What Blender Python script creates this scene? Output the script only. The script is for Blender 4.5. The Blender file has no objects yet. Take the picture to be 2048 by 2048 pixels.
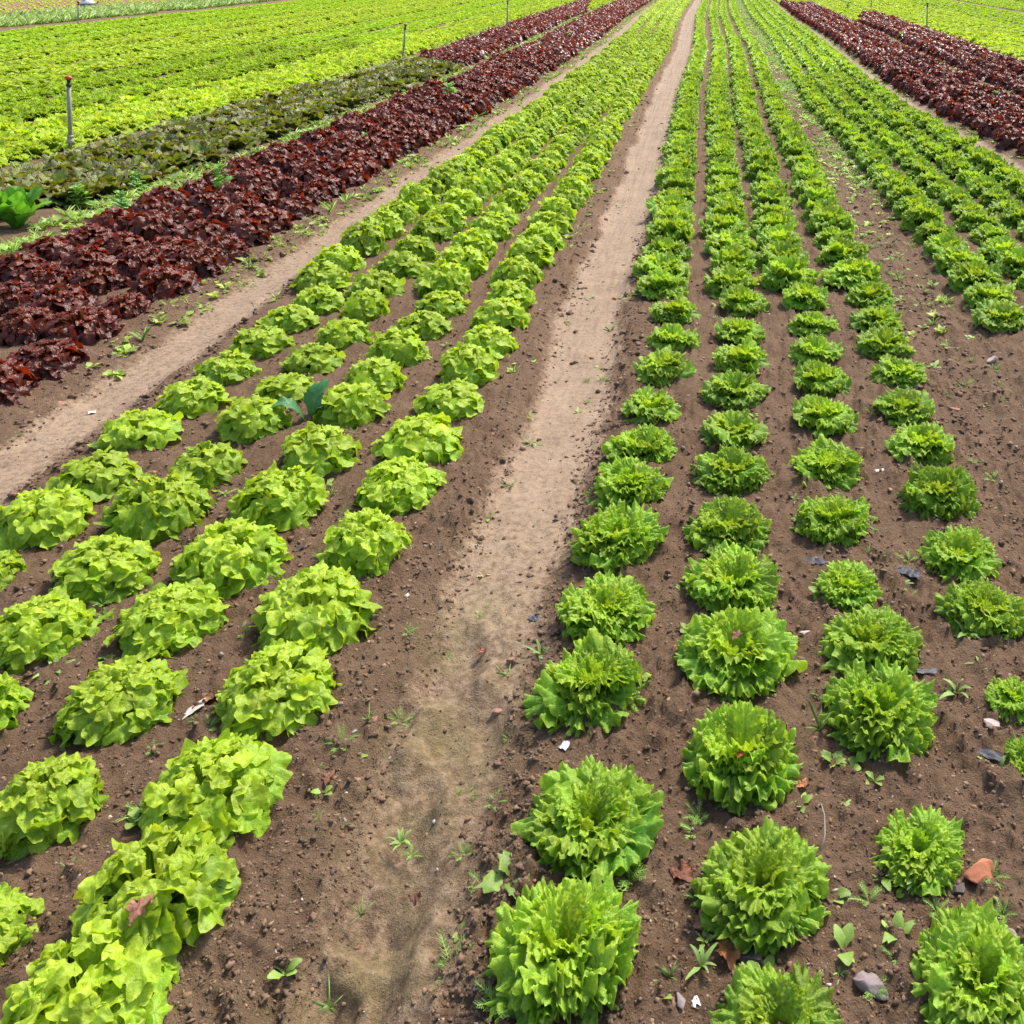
import bpy, math, random
import numpy as np

sc = bpy.context.scene
COL = sc.collection
R = math.radians

# ---------------------------------------------------------------- camera, sky, sun, exposure
H = 1.70                      # eye height of the untilted camera, metres
cam_d = bpy.data.cameras.new('camera')
cam = bpy.data.objects.new('camera', cam_d)
COL.objects.link(cam)
TILT = R(15)                  # the camera looks a little down
cam.location = (0, H * math.sin(TILT), H * math.cos(TILT))
cam.rotation_euler = (R(90) - TILT, 0, 0)
cam_d.sensor_width = 36.0
cam_d.lens = 36.0 * math.cos(TILT)
cam_d.shift_x = -402 / 2048
cam_d.shift_y = (2046 * math.sin(TILT) - 1109) / 2048
cam_d.clip_start = 0.05
cam_d.clip_end = 2000
sc.camera = cam

SUN_EL, SUN_AZ = R(53), R(36)           # azimuth measured from +Y (down the rows) towards +X
world = bpy.data.worlds.new('World')
sc.world = world
world.use_nodes = True
wn = world.node_tree
bg = wn.nodes['Background']
sky = wn.nodes.new('ShaderNodeTexSky')
sky.sky_type = 'NISHITA'
sky.sun_disc = False
sky.sun_elevation = SUN_EL
sky.sun_rotation = SUN_AZ
sky.air_density = 1.0
sky.dust_density = 3.0
sky.ozone_density = 1.0
wn.links.new(sky.outputs[0], bg.inputs[0])
bg.inputs[1].default_value = 0.15

sun_d = bpy.data.lights.new('sun', 'SUN')
sun_d.energy = 2.7
sun_d.angle = R(10.0)
sun_d.color = (1.0, 0.95, 0.86)
sun = bpy.data.objects.new('sun', sun_d)
COL.objects.link(sun)
sd = (math.sin(SUN_AZ) * math.cos(SUN_EL), math.cos(SUN_AZ) * math.cos(SUN_EL), math.sin(SUN_EL))
from mathutils import Vector
sun.rotation_euler = Vector(sd).to_track_quat('Z', 'Y').to_euler()
sun.location = (6, 6, 12)

vs = sc.view_settings
vs.view_transform = 'Standard'
vs.look = 'None'
vs.exposure = 0.8
vs.gamma = 1.0
sc.render.engine = 'CYCLES'
cy = sc.cycles
cy.max_bounces = 8
cy.diffuse_bounces = 4
cy.glossy_bounces = 2
cy.transmission_bounces = 6
cy.transparent_max_bounces = 4
cy.caustics_reflective = False
cy.caustics_refractive = False
cy.sample_clamp_indirect = 6.0
cy.use_denoising = True
try:
    cy.denoiser = 'OPENIMAGEDENOISE'
    cy.denoising_prefilter = 'ACCURATE'
except Exception:
    pass

# ---------------------------------------------------------------- helpers
F = 2046.0
def ground_at(px, py, z=0.0):
    """ground point seen at (px, py) of the 1932-wide photograph view"""
    px *= 2048 / 1932; py *= 2048 / 1932
    Y = F * (H - z) / (py + 85)
    return (px - 1426) * Y / F, Y
def to_px(x, y, z=0.0):
    return 1426 + F * x / y, -85 + F * (H - z) / y

def sstep(a, b, x):
    t = np.clip((x - a) / (b - a), 0, 1)
    return t * t * (3 - 2 * t)

def _hash(ix, iy, s):
    n = (ix.astype(np.int64) * 374761393 + iy.astype(np.int64) * 668265263 + s * 974634777) & 0x7fffffff
    n = ((n ^ (n >> 13)) * 1274126177) & 0x7fffffff
    n = (n ^ (n >> 16)) & 0xffff
    return n / 65535.0
def vnoise(x, y, s=0):
    ix = np.floor(x); iy = np.floor(y)
    fx = x - ix; fy = y - iy
    fx = fx * fx * (3 - 2 * fx); fy = fy * fy * (3 - 2 * fy)
    a = _hash(ix, iy, s); b = _hash(ix + 1, iy, s); c = _hash(ix, iy + 1, s); d = _hash(ix + 1, iy + 1, s)
    return (a * (1 - fx) + b * fx) * (1 - fy) + (c * (1 - fx) + d * fx) * fy - 0.5
def fbm(x, y, o=4, s=0, g=0.5):
    r = np.zeros_like(x); a = 1.0; f = 1.0
    for k in range(o):
        r += a * vnoise(x * f + 17.3 * k, y * f - 9.1 * k, s + k); a *= g; f *= 2.03
    return r

def mk_mesh(name, V, Q, mat, cols=None, smooth=True, T=None):
    me = bpy.data.meshes.new(name)
    V = np.asarray(V, np.float32)
    nq = 0 if Q is None else len(Q)
    nt = 0 if T is None else len(T)
    me.vertices.add(len(V)); me.vertices.foreach_set('co', V.ravel())
    idx = np.concatenate([np.asarray(Q, np.int32).ravel() if nq else np.zeros(0, np.int32),
                          np.asarray(T, np.int32).ravel() if nt else np.zeros(0, np.int32)])
    me.loops.add(len(idx)); me.loops.foreach_set('vertex_index', idx)
    st = np.concatenate([np.arange(nq) * 4, nq * 4 + np.arange(nt) * 3]).astype(np.int32)
    me.polygons.add(nq + nt); me.polygons.foreach_set('loop_start', st)
    me.update(calc_edges=True)
    if smooth:
        me.polygons.foreach_set('use_smooth', np.ones(nq + nt, bool))
    if cols is not None:
        ca = me.color_attributes.new('Col', 'FLOAT_COLOR', 'POINT')
        c4 = np.ones((len(V), 4), np.float32); c4[:, :3] = cols
        ca.data.foreach_set('color', c4.ravel())
    if mat: me.materials.append(mat)
    return me

def link(name, me, parent=None, loc=(0, 0, 0), rz=0.0, sca=None):
    o = bpy.data.objects.new(name, me)
    COL.objects.link(o)
    o.location = loc; o.rotation_euler = (0, 0, rz)
    if sca is not None: o.scale = (sca, sca, sca) if np.isscalar(sca) else sca
    if parent: o.parent = parent
    return o
def tag(o, label=None, cat=None, group=None, kind=None):
    if label: o['label'] = label
    if cat: o['category'] = cat
    if group: o['group'] = group
    if kind: o['kind'] = kind
    return o
def thing(name, label, cat, loc, rz=0.0, group=None):
    return tag(link(name, None, None, loc, rz), label, cat, group)

class MB:
    def __init__(s): s.V = []; s.Q = []; s.T = []; s.C = []; s.n = 0
    def add(s, V, Q=None, T=None, C=None):
        V = np.asarray(V, float).reshape(-1, 3)
        if Q is not None and len(Q): s.Q.append(np.asarray(Q) + s.n)
        if T is not None and len(T): s.T.append(np.asarray(T) + s.n)
        s.V.append(V); s.n += len(V)
        if C is not None: s.C.append(np.broadcast_to(np.asarray(C, float), (len(V), 3)))
        return s
    def arrays(s):
        return (np.concatenate(s.V), np.concatenate(s.Q) if s.Q else None,
                np.concatenate(s.T) if s.T else None, np.concatenate(s.C) if s.C else None)
    def mesh(s, name, mat, smooth=True):
        V, Q, T, C = s.arrays()
        return mk_mesh(name, V, Q, mat, C, smooth, T)

def grid_quads(nv, nu):
    i = np.arange(nv - 1)[:, None] * nu + np.arange(nu - 1)[None, :]
    return np.stack([i, i + 1, i + nu + 1, i + nu], -1).reshape(-1, 4)
def tube(pts, rad, n=8, cap=True):
    pts = np.asarray(pts, float); m = len(pts)
    rad = np.broadcast_to(rad, (m,))
    tan = np.gradient(pts, axis=0); tan /= np.linalg.norm(tan, axis=1)[:, None] + 1e-9
    up = np.array([0, 0, 1.0]) if abs(tan[0][2]) < .9 else np.array([1.0, 0, 0])
    a = np.cross(tan, up); a /= np.linalg.norm(a, axis=1)[:, None] + 1e-9
    b = np.cross(tan, a)
    th = np.linspace(0, 2 * np.pi, n, endpoint=False)
    V = pts[:, None] + rad[:, None, None] * (np.cos(th)[None, :, None] * a[:, None] + np.sin(th)[None, :, None] * b[:, None])
    V = V.reshape(-1, 3)
    Q = []
    for k in range(m - 1):
        for j in range(n):
            Q.append((k * n + j, k * n + (j + 1) % n, (k + 1) * n + (j + 1) % n, (k + 1) * n + j))
    T = []
    if cap:
        V = np.vstack([V, pts[0], pts[-1]])
        for j in range(n):
            T.append((m * n, (j + 1) % n, j)); T.append((m * n + 1, (m - 1) * n + j, (m - 1) * n + (j + 1) % n))
    return V, np.array(Q), np.array(T) if T else None
def lathe(prof, n=20):
    prof = np.asarray(prof, float); m = len(prof)
    th = np.linspace(0, 2 * np.pi, n, endpoint=False)
    V = np.stack([prof[:, 0][:, None] * np.cos(th), prof[:, 0][:, None] * np.sin(th), np.repeat(prof[:, 1][:, None], n, 1)], -1).reshape(-1, 3)
    Q = [(k * n + j, k * n + (j + 1) % n, (k + 1) * n + (j + 1) % n, (k + 1) * n + j) for k in range(m - 1) for j in range(n)]
    return V, np.array(Q)

# ---------------------------------------------------------------- materials
def new_mat(name):
    m = bpy.data.materials.new(name); m.use_nodes = True
    nt = m.node_tree; nt.nodes.clear()
    out = nt.nodes.new('ShaderNodeOutputMaterial')
    return m, nt, out
def N(nt, t, **kw):
    n = nt.nodes.new(t)
    for k, v in kw.items():
        if k in n.inputs: n.inputs[k].default_value = v
        else: setattr(n, k, v)
    return n
def leaf_mat(name, rough, trans, spec=0.5, bump=0.35, tint=(1.25, 1.12, 0.6), scale=70.0, vein=0.2):
    m, nt, out = new_mat(name)
    L = nt.links.new
    at = N(nt, 'ShaderNodeAttribute', attribute_name='Col')
    oi = N(nt, 'ShaderNodeObjectInfo')
    tc = N(nt, 'ShaderNodeTexCoord')
    no = N(nt, 'ShaderNodeTexNoise', Scale=scale * 0.45, Detail=3.0)
    L(tc.outputs['Object'], no.inputs['Vector'])
    mr = N(nt, 'ShaderNodeMapRange'); mr.inputs[1].default_value = .3; mr.inputs[2].default_value = .7
    mr.inputs[3].default_value = .80; mr.inputs[4].default_value = 1.18
    L(no.outputs['Fac'], mr.inputs[0])
    m2 = N(nt, 'ShaderNodeMapRange'); m2.inputs[3].default_value = .86; m2.inputs[4].default_value = 1.12
    L(oi.outputs['Random'], m2.inputs[0])
    mu = N(nt, 'ShaderNodeMath', operation='MULTIPLY')
    L(mr.outputs[0], mu.inputs[0]); L(m2.outputs[0], mu.inputs[1])
    vm = N(nt, 'ShaderNodeVectorMath', operation='SCALE')
    L(at.outputs['Color'], vm.inputs[0]); L(mu.outputs[0], vm.inputs['Scale'])
    # blistered leaf surface
    n1 = N(nt, 'ShaderNodeTexNoise', Scale=scale, Detail=2.0, Roughness=.5)
    L(tc.outputs['Object'], n1.inputs['Vector'])
    v1 = N(nt, 'ShaderNodeTexVoronoi', feature='DISTANCE_TO_EDGE', Scale=scale * .9)
    L(tc.outputs['Object'], v1.inputs['Vector'])
    vr = N(nt, 'ShaderNodeMapRange'); vr.inputs[2].default_value = .18
    L(v1.outputs['Distance'], vr.inputs[0])
    mx = N(nt, 'ShaderNodeMath', operation='MULTIPLY_ADD'); mx.inputs[1].default_value = vein
    L(vr.outputs[0], mx.inputs[0]); L(n1.outputs['Fac'], mx.inputs[2])
    bu = N(nt, 'ShaderNodeBump', Strength=bump, Distance=0.006)
    L(mx.outputs[0], bu.inputs['Height'])
    p = N(nt, 'ShaderNodeBsdfPrincipled', Roughness=rough)
    p.inputs['Specular IOR Level'].default_value = spec
    L(vm.outputs[0], p.inputs['Base Color']); L(bu.outputs[0], p.inputs['Normal'])
    tm = N(nt, 'ShaderNodeVectorMath', operation='MULTIPLY'); tm.inputs[1].default_value = tint
    L(vm.outputs[0], tm.inputs[0])
    tr = N(nt, 'ShaderNodeBsdfTranslucent')
    L(tm.outputs[0], tr.inputs['Color']); L(bu.outputs[0], tr.inputs['Normal'])
    ms = N(nt, 'ShaderNodeMixShader'); ms.inputs[0].default_value = trans
    L(p.outputs[0], ms.inputs[1]); L(tr.outputs[0], ms.inputs[2]); L(ms.outputs[0], out.inputs[0])
    return m
def simple_mat(name, col, rough=.6, metal=0.0, spec=.5, nscale=20.0, var=.25, bump=.2, attr=False, bdist=.004):
    m, nt, out = new_mat(name); L = nt.links.new
    p = N(nt, 'ShaderNodeBsdfPrincipled', Roughness=rough, Metallic=metal)
    p.inputs['Specular IOR Level'].default_value = spec
    tc = N(nt, 'ShaderNodeTexCoord')
    no = N(nt, 'ShaderNodeTexNoise', Scale=nscale, Detail=5.0, Roughness=.65)
    L(tc.outputs['Object'], no.inputs['Vector'])
    mr = N(nt, 'ShaderNodeMapRange'); mr.inputs[1].default_value = .25; mr.inputs[2].default_value = .75
    mr.inputs[3].default_value = 1 - var; mr.inputs[4].default_value = 1 + var
    L(no.outputs['Fac'], mr.inputs[0])
    vm = N(nt, 'ShaderNodeVectorMath', operation='SCALE')
    L(mr.outputs[0], vm.inputs['Scale'])
    if attr:
        at = N(nt, 'ShaderNodeAttribute', attribute_name='Col'); L(at.outputs['Color'], vm.inputs[0])
    else:
        vm.inputs[0].default_value = col
    L(vm.outputs[0], p.inputs['Base Color'])
    bu = N(nt, 'ShaderNodeBump', Strength=bump, Distance=bdist)
    L(no.outputs['Fac'], bu.inputs['Height']); L(bu.outputs[0], p.inputs['Normal'])
    L(p.outputs[0], out.inputs[0])
    return m

M_GREEN = leaf_mat('lettuce_leaf_green', .42, .38, .38)
M_PALE = leaf_mat('lettuce_leaf_pale', .58, .42, .3, bump=.2, tint=(1.18, 1.12, .65))
M_OAK = leaf_mat('lettuce_leaf_smooth', .42, .44, .35, bump=.32, scale=45.0, vein=.1)
M_RED = leaf_mat('lettuce_leaf_red', .28, .38, .55, bump=.35, tint=(1.45, .75, .35), scale=55.0)
M_BRONZE = leaf_mat('lettuce_leaf_bronze', .30, .36, .6, bump=.6, tint=(1.2, 1.2, .4), scale=60.0)
M_WEED = leaf_mat('weed_leaf', .45, .3, .4, bump=.2, scale=120.0)

# ---------------------------------------------------------------- leaves and lettuce heads
def leaf(rng, nu, nv, L, W, e0, e1, cup=.2, ruf=.01, nr=8.0, teeth=0.0, nt_=14.0, lobe=0.0, nl=5.0,
         base=.16, drop=.3, wid0=.72, twist=0.0, pw=2.5, fold=0.0, bend=1.35, blis=0.0):
    u = np.linspace(-1, 1, nu); v = np.linspace(0, 1, nv) ** .9
    U, Vv = np.meshgrid(u, v)
    g = base + (1 - base) * sstep(.02, wid0, Vv)
    x = W * U * g
    y = L * (Vv - drop * U * U * Vv * Vv)
    c = .4 * L
    psi = np.arctan2(x, y - c - .12 * L)
    m = np.clip(.02 + (np.abs(U) ** 5 * sstep(.05, .5, Vv) + Vv ** 5), 0, 1) ** (1 / 5)
    ph = rng.uniform(0, 6.28, 6)
    wob = .6 * np.sin(2.1 * psi + ph[4]) + .35 * np.sin(5.3 * psi + ph[5])
    k = 1 + teeth * m ** 4 * (2 * np.abs(((nt_ * (psi + .12 * wob) / 6.28 + ph[0]) % 1) * 2 - 1) - 1) \
        + lobe * m ** 2 * (2 * np.abs(np.cos(nl * .5 * psi + ph[1] * .3)) - 1.2)
    x = x * k; y = c + (y - c) * k
    rip = np.sin(nr * psi + ph[2] + wob) + .65 * m * np.sin(2.17 * nr * psi + ph[3] + 1.7 * wob) + .35 * m ** 2 * np.sin(4.1 * nr * psi + ph[0])
    rip = .75 * m ** (1.6 - pw) * np.sin(5 * psi + ph[2] + wob) * (m > .02) + m ** (4.5 - pw) * np.sin(nr * psi + ph[3] + 1.5 * wob) + .55 * m ** (7 - pw) * np.sin(2.2 * nr * psi + ph[0] + 3 * wob)
    if lobe: rip = 1.1 * np.sin(nl * .5 * psi + ph[2]) + .8 * np.sin(nl * psi + ph[1] * .6 + ph[3]) + .3 * np.sin(1.7 * nl * psi + ph[0])
    off = cup * (np.abs(x) / W) ** 1.7 * W + ruf * m ** pw * sstep(.05, .6, Vv) * rip
    off += fold * np.abs(x)
    if blis:
        off += blis * m * (np.sin(x * 230 + 3 * np.sin(y * 95 + ph[1]) + ph[2]) * np.sin(y * 210 + 2.5 * np.sin(x * 120 + ph[3]) + ph[4]) + .6 * np.sin(x * 110 + y * 70 + ph[5]))
    s = np.linspace(0, 1.15, 80)
    e = e0 + (e1 - e0) * s ** bend
    ds = L * (s[1] - s[0])
    Pr = np.concatenate([[0], np.cumsum(np.cos(e[:-1]) * ds)]); Pz = np.concatenate([[0], np.cumsum(np.sin(e[:-1]) * ds)])
    q = np.clip(y / L, 0, 1.15)
    r = np.interp(q, s, Pr); z = np.interp(q, s, Pz); ee = np.interp(q, s, e)
    r = r - np.sin(ee) * off; z = z + np.cos(ee) * off
    lat = x * np.cos(twist); z = z + x * np.sin(twist)
    return np.stack([r, lat, z], -1).reshape(-1, 3), grid_quads(nv, nu), U.ravel(), Vv.ravel(), m.ravel()

def rotz(P, a):
    ca, sa = math.cos(a), math.sin(a)
    return np.stack([P[:, 0] * ca - P[:, 1] * sa, P[:, 0] * sa + P[:, 1] * ca, P[:, 2]], -1)
def lerp(a, b, t): return a + (b - a) * t
def mixc(a, b, t): return np.asarray(a)[None] * (1 - t[:, None]) + np.asarray(b)[None] * t[:, None]

KINDS = {}
def nrm(v): return v / (np.linalg.norm(v) + 1e-9)
def oak_blades(mb, P, rng, lod):
    """loose-leaf head: round-lobed blades lying over a dome like shingles, each on its own rib from the base"""
    n = P['n'][lod]; na, nr_ = P['res'][lod]
    for i in range(n):
        t = (i + .5) / n
        al = R(6 + 100 * t ** .62 + rng.normal(0, 5)); az = i * 2.39996 + rng.normal(0, .25)
        rad = .125 * (1 + .07 * rng.normal()) * (.93 if lod else 1)
        out = np.array([math.cos(az), math.sin(az), 0.0]); up = np.array([0, 0, 1.0])
        c = out * rad * math.sin(al) ** .9 + up * (.035 + .108 * max(math.cos(al), -.3) * (1 + .08 * rng.normal()))
        dn = nrm(out * math.sin(al) + up * (math.cos(al) + .15))
        td = nrm(out * math.cos(al) - up * math.sin(al) + rng.normal(0, .35 + .5 * (1 - t), 3))
        lift = rng.uniform(.05, .95)
        nn = nrm(dn * (1 - .3 * lift) + up * lift * .8 + rng.normal(0, .28, 3))
        td = nrm(td - nn * td.dot(nn)); bt = np.cross(nn, td)
        Rb = lerp(P['Rb'][0], P['Rb'][1], t ** .6) * (1 + .16 * rng.normal()) * (1.0 + .17 * lod)
        ps = np.linspace(-np.pi, np.pi, na); rr = np.linspace(0, 1, nr_) ** .8
        PS, RR = np.meshgrid(ps, rr); ph = rng.uniform(0, 6.28, 6)
        nlb = rng.choice([3.0, 4.0, 5.0])
        k = 1 + P['lobe'] * RR * (2 * np.abs(np.cos(nlb * .5 * PS + ph[0])) - 1.2) + .06 * np.sin(7 * PS + ph[1]) * RR
        x = RR * k * np.cos(PS) * rng.uniform(1.05, 1.4); y = RR * k * np.sin(PS) * rng.uniform(.85, 1.15)
        wav = np.sin(nlb * PS + ph[2]) + .7 * np.sin((nlb + 2) * PS + ph[3]) + .4 * np.sin(9 * PS + ph[4])
        curl = rng.normal(.22, .28)
        off = P['ruf'] * RR ** 2.2 * wav - curl * np.clip(x, 0, 2) ** 2 - .28 * np.clip(-x, 0, 2) ** 1.5 + rng.normal(.05, .22) * y * y
        off += .05 * np.sin(5 * x + ph[5]) * np.sin(6 * y + ph[1])
        V = c + Rb * (x[..., None] * td + y[..., None] * bt + off[..., None] * nn)
        age = np.clip(t * 1.05 + rng.normal(0, .14), 0, 1)
        col = lerp(np.array(P['inner']), np.array(P['outer']), age) * (1 + .10 * rng.normal())
        rib = (np.exp(-(y / .07) ** 2) * .55 * (x < .6))[..., None]; ed = (RR ** 7 * P['edgek'])[..., None]
        Cc = col * (1 - rib) + np.array(P['rib']) * rib; Cc = Cc * (1 - ed) + np.array(P['edge']) * ed
        mb.add(V.reshape(-1, 3), grid_quads(nr_, na), None, np.clip(Cc, .003, .9).reshape(-1, 3))
        if lod < 2 or i % 3 == 0:                        # the rib that carries the blade
            p0 = out * .012 + up * .012; p1 = c - td * Rb * .7 - nn * Rb * .25
            sx = np.linspace(0, 1, 4)[:, None]; mid = p0 * (1 - sx) + p1 * sx + up * .02 * np.sin(sx * np.pi)
            ww = (Rb * np.array([.22, .3, .45, .7]))[:, None] * bt
            V2 = np.stack([mid - ww, mid + np.array(nn) * .004, mid + ww], 1).reshape(-1, 3)
            mb.add(V2, grid_quads(4, 3), None, np.clip(lerp(np.array(P['rib']), col, .5), .003, .9))

def head(kind, seed, lod):
    rng = np.random.default_rng(seed * 77 + 5)
    P = KINDS[kind]
    if P.get('oak'):
        mb = MB(); oak_blades(mb, P, rng, lod)
        V, Q, T, C = mb.arrays()
        V[:, :2] *= .5 / np.percentile(np.hypot(V[:, 0], V[:, 1]), 97)
        V[:, 2] *= P['h'] / np.percentile(V[:, 2], 99)
        V[:, 2] = np.where(V[:, 2] < .01, .01 + .04 * np.abs(V[:, 2] - .01), V[:, 2])
        return V, Q, C, P['mat']
    nl = P['n'][lod]; nu, nv = P['res'][lod]
    opn = rng.normal(0, 7); lng = rng.normal(0, .05); jc = P.get('jc', .10)
    mb = MB()
    for i in range(nl):
        t = (i + .5) / nl
        t = t ** P.get('tpow', 1.0)
        az = i * 2.39996 + rng.normal(0, .22)
        j = rng.normal(0, 1, 6)
        e0 = R(lerp(P['e0'][0], P['e0'][1], t) - .5 * opn + 6 * j[0]); e1 = R(lerp(P['e1'][0], P['e1'][1], t) + max(0, 1 - t / P.get('hr', .35)) * P.get('heart', 0) - opn + 16 * j[1])
        L = lerp(P['L'][0], P['L'][1], t ** .7) * (1 + .09 * j[2]); W = lerp(P['W'][0], P['W'][1], t ** .7) * (1 + .10 * j[3])
        V, Q, U, Vv, m = leaf(rng, nu, nv, L, W, e0, e1, cup=P['cup'] * (1.0 - 1.3 * t) + .12 * j[4], ruf=P['ruf'] * lerp(.42, 1.15, t),
                              nr=P['nr'] * (1 + .12 * j[5]), teeth=P.get('teeth', 0), nt_=P.get('nt', 14), lobe=P.get('lobe', 0), nl=P.get('nl', 5),
                              base=P.get('base', .2), drop=P.get('drop', .3), wid0=P.get('wid0', .72), twist=rng.normal(0, P.get('tw', .22)), pw=P.get('pw', 2.5), bend=P.get('bend', 1.35), blis=P.get('blis', 0))
        V = V + np.array([.012 * (1 - t) + .004, 0, .006 + .018 * (1 - t)])
        V = rotz(V, az)
        # leaf colour: older outer leaves are deeper, young heart leaves paler, ribs pale, rims a little lighter
        age = np.clip(t + rng.normal(0, .12), 0, 1)
        c = lerp(np.array(P['inner']), np.array(P['outer']), age)
        C = np.repeat(c[None], len(V), 0)
        rib = np.exp(-(U / .07) ** 2) * (1 - .75 * Vv) + .6 * (1 - sstep(0, .35, Vv))
        C = C * (1 - np.clip(rib, 0, 1)[:, None]) + np.array(P['rib'])[None] * np.clip(rib, 0, 1)[:, None]
        em = (m ** 6 * P.get('edgek', .45))[:, None]
        C = C * (1 - em) + np.array(P['edge'])[None] * em
        C = C * (1 + jc * rng.normal()) * (1 + jc * rng.normal(0, .28, 3))
        mb.add(V, Q, None, np.clip(C, .003, .9))
    V, Q, T, C = mb.arrays()
    rr = np.hypot(V[:, 0], V[:, 1]); r97 = np.percentile(rr, 96)
    V[:, :2] *= .5 / r97
    V[:, 2] *= P['h'] / np.percentile(V[:, 2], 98.5)
    V[:, 2] = np.where(V[:, 2] < .01, .01 + .12 * np.abs(V[:, 2] - .01) * 0.3, V[:, 2])
    return V, Q, C, P['mat']

# unit heads: diameter 1, height h
KINDS['batavia'] = dict(n=(42, 30, 18), res=((65, 35), (29, 18), (8, 6)), e0=(82, 26), e1=(-15, -45), L=(.102, .168), W=(.04, .112), cup=.12, ruf=.0140, nr=13,
                        teeth=.05, nt=24, h=.42, heart=78, hr=.4, inner=(.39, .56, .04), outer=(.16, .37, .03), rib=(.28, .44, .10), edge=(.41, .58, .06), mat=M_GREEN, pw=2.8, drop=.22, bend=1.7, blis=.0035, edgek=.6)
KINDS['oak'] = dict(oak=1, n=(135, 84, 34), res=((41, 9), (21, 6), (9, 4)), Rb=(.016, .035), h=.52, inner=(.46, .61, .04), outer=(.25, .47, .03), rib=(.36, .52, .08),
                    edge=(.55, .68, .05), mat=M_OAK, edgek=.5, ruf=.19, lobe=.15)
KINDS['red'] = dict(oak=1, n=(104, 76, 32), res=((33, 8), (19, 6), (9, 4)), Rb=(.016, .036), h=.50, inner=(.22, .042, .014), outer=(.085, .018, .012), rib=(.14, .10, .02),
                    edge=(.17, .025, .012), mat=M_RED, edgek=.5, ruf=.20, lobe=.14)
KINDS['bronze'] = dict(n=(30, 26, 16), res=((17, 15), (11, 9), (6, 5)), e0=(82, 36), e1=(45, -25), L=(.09, .18), W=(.035, .064), cup=.2, ruf=.012, nr=7,
                       base=.3, wid0=.6, drop=.33, h=.44, jc=.2, inner=(.26, .40, .025), outer=(.14, .225, .03), rib=(.24, .38, .05), edge=(.19, .09, .05), mat=M_BRONZE, edgek=.7, bend=1.7, blis=.004)
KINDS['pale'] = dict(n=(36, 30, 26), res=((21, 15), (13, 10), (5, 4)), e0=(86, 30), e1=(10, -42), L=(.10, .165), W=(.03, .075), cup=.15, ruf=.012, nr=9,
                     teeth=.06, nt=15, h=.46, heart=60, inner=(.53, .67, .06), outer=(.41, .60, .04), rib=(.46, .60, .12), edge=(.53, .67, .07), mat=M_PALE, pw=2.5, bend=1.6, blis=.0025)
KINDS['fine'] = dict(n=(38, 30, 26), res=((21, 15), (13, 10), (5, 4)), e0=(86, 30), e1=(10, -42), L=(.10, .165), W=(.026, .062), cup=.15, ruf=.012, nr=11,
                     teeth=.10, nt=19, h=.44, heart=60, inner=(.38, .53, .03), outer=(.26, .43, .025), rib=(.32, .46, .08), edge=(.38, .54, .04), mat=M_PALE, pw=2.5, bend=1.6, blis=.0025)

HEADS = {}
def head_mesh(kind, var, lod):
    k = (kind, var, lod)
    if k not in HEADS:
        V, Q, C, mat = head(kind, var + 11 * lod, lod)
        HEADS[k] = mk_mesh('%s_lettuce' % kind, V, Q, mat, C)
    return HEADS[k]
LOWS = {}
def head_low(kind, var):
    k = (kind, var)
    if k not in LOWS: LOWS[k] = head(kind, var + 31, 2)
    return LOWS[k]
#--BUILD--
# ---------------------------------------------------------------- the ground
def warp(Y): return 1 - .10 * sstep(5, 14, np.asarray(Y, float))
def row_x(x0, Y):
    """the rows draw together a little and wander along the field"""
    Y = np.asarray(Y, float)
    side = sstep(.6, 1.3, abs(x0)) if x0 < 0 else sstep(.9, 1.4, x0)
    x = x0 * (1 - (1 - warp(Y)) * side)
    return x + .035 * np.sin(Y * .33 + 1.0) * sstep(6, 12, Y) - .06 * sstep(19, 22, Y) * (abs(x0) < 1.2)

# bare paths: (x0, half width, depth)
PATHS = [(-.57, .115, .04), (-2.36, .10, .03), (2.50, .11, .03)]
FEET = [(735, 1640, .10, .15), (672, 1790, .10, .16), (640, 1935, .12, .15), (868, 1375, .10, .15), (560, 1880, .09, .12), (760, 1500, .08, .12), (850, 1230, .09, .16)]
FEET = [ground_at(px, py) + (a, b) for px, py, a, b in FEET]

def height(x, y, detail=True):
    x = np.asarray(x, float); y = np.asarray(y, float)
    z = .03 * fbm(x * .5, y * .35, 3, 3)
    cl = np.ones_like(x)
    for x0, hw, dp in PATHS:
        d = np.abs(x - row_x(x0, y) + .06 * fbm(x * .0 + x0, y * 1.3, 2, 40))
        k = 1 - sstep(hw * .8, hw + .13, d)
        z = z - dp * k
        cl = np.minimum(cl, 1 - .85 * (1 - sstep(hw * .75, hw + .06, d)))
    d = np.abs(x - row_x(1.03, y)); z = z - .025 * (1 - sstep(.12, .3, d))
    if detail:
        cr = fbm(x * 9, y * 9, 3, 11)
        wl = np.abs(fbm(x * 14 + 3 * fbm(x * 5, y * 5, 2, 81), y * 14, 3, 83)); z = z + cl * .018 * np.maximum(0, .16 - wl) / .16 * (fbm(x * 3, y * 3, 2, 85) + .5)
        z = z + cl * (.026 * np.maximum(cr, -.15) + .036 * np.maximum(0, fbm(x * 24, y * 24, 3, 21) - .06) + .012 * fbm(x * 60, y * 60, 3, 31))
        z = z + (1 - cl) * (.014 * fbm(x * 3.2, y * 2.2, 4, 51) + .026 * np.maximum(0, fbm(x * 13, y * 10, 4, 61) - .17) + .007 * fbm(x * 60, y * 45, 3, 63))
        for fx, fy, a, b in FEET:
            w = 1 + .25 * fbm(x * 6 + fx, y * 6, 2, 71)
            r = np.sqrt(((x - fx) / a) ** 2 + ((y - fy) / b) ** 2) * w
            z = z - .026 * (1 - sstep(.5, 1.05, r)) + .020 * np.exp(-((r - 1.15) / .16) ** 2) * (fbm(x * 9, y * 9, 2, 77) + .5)
    return z
def gz(x, y): return float(height(np.array([x]), np.array([y]), False)[0])

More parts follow.
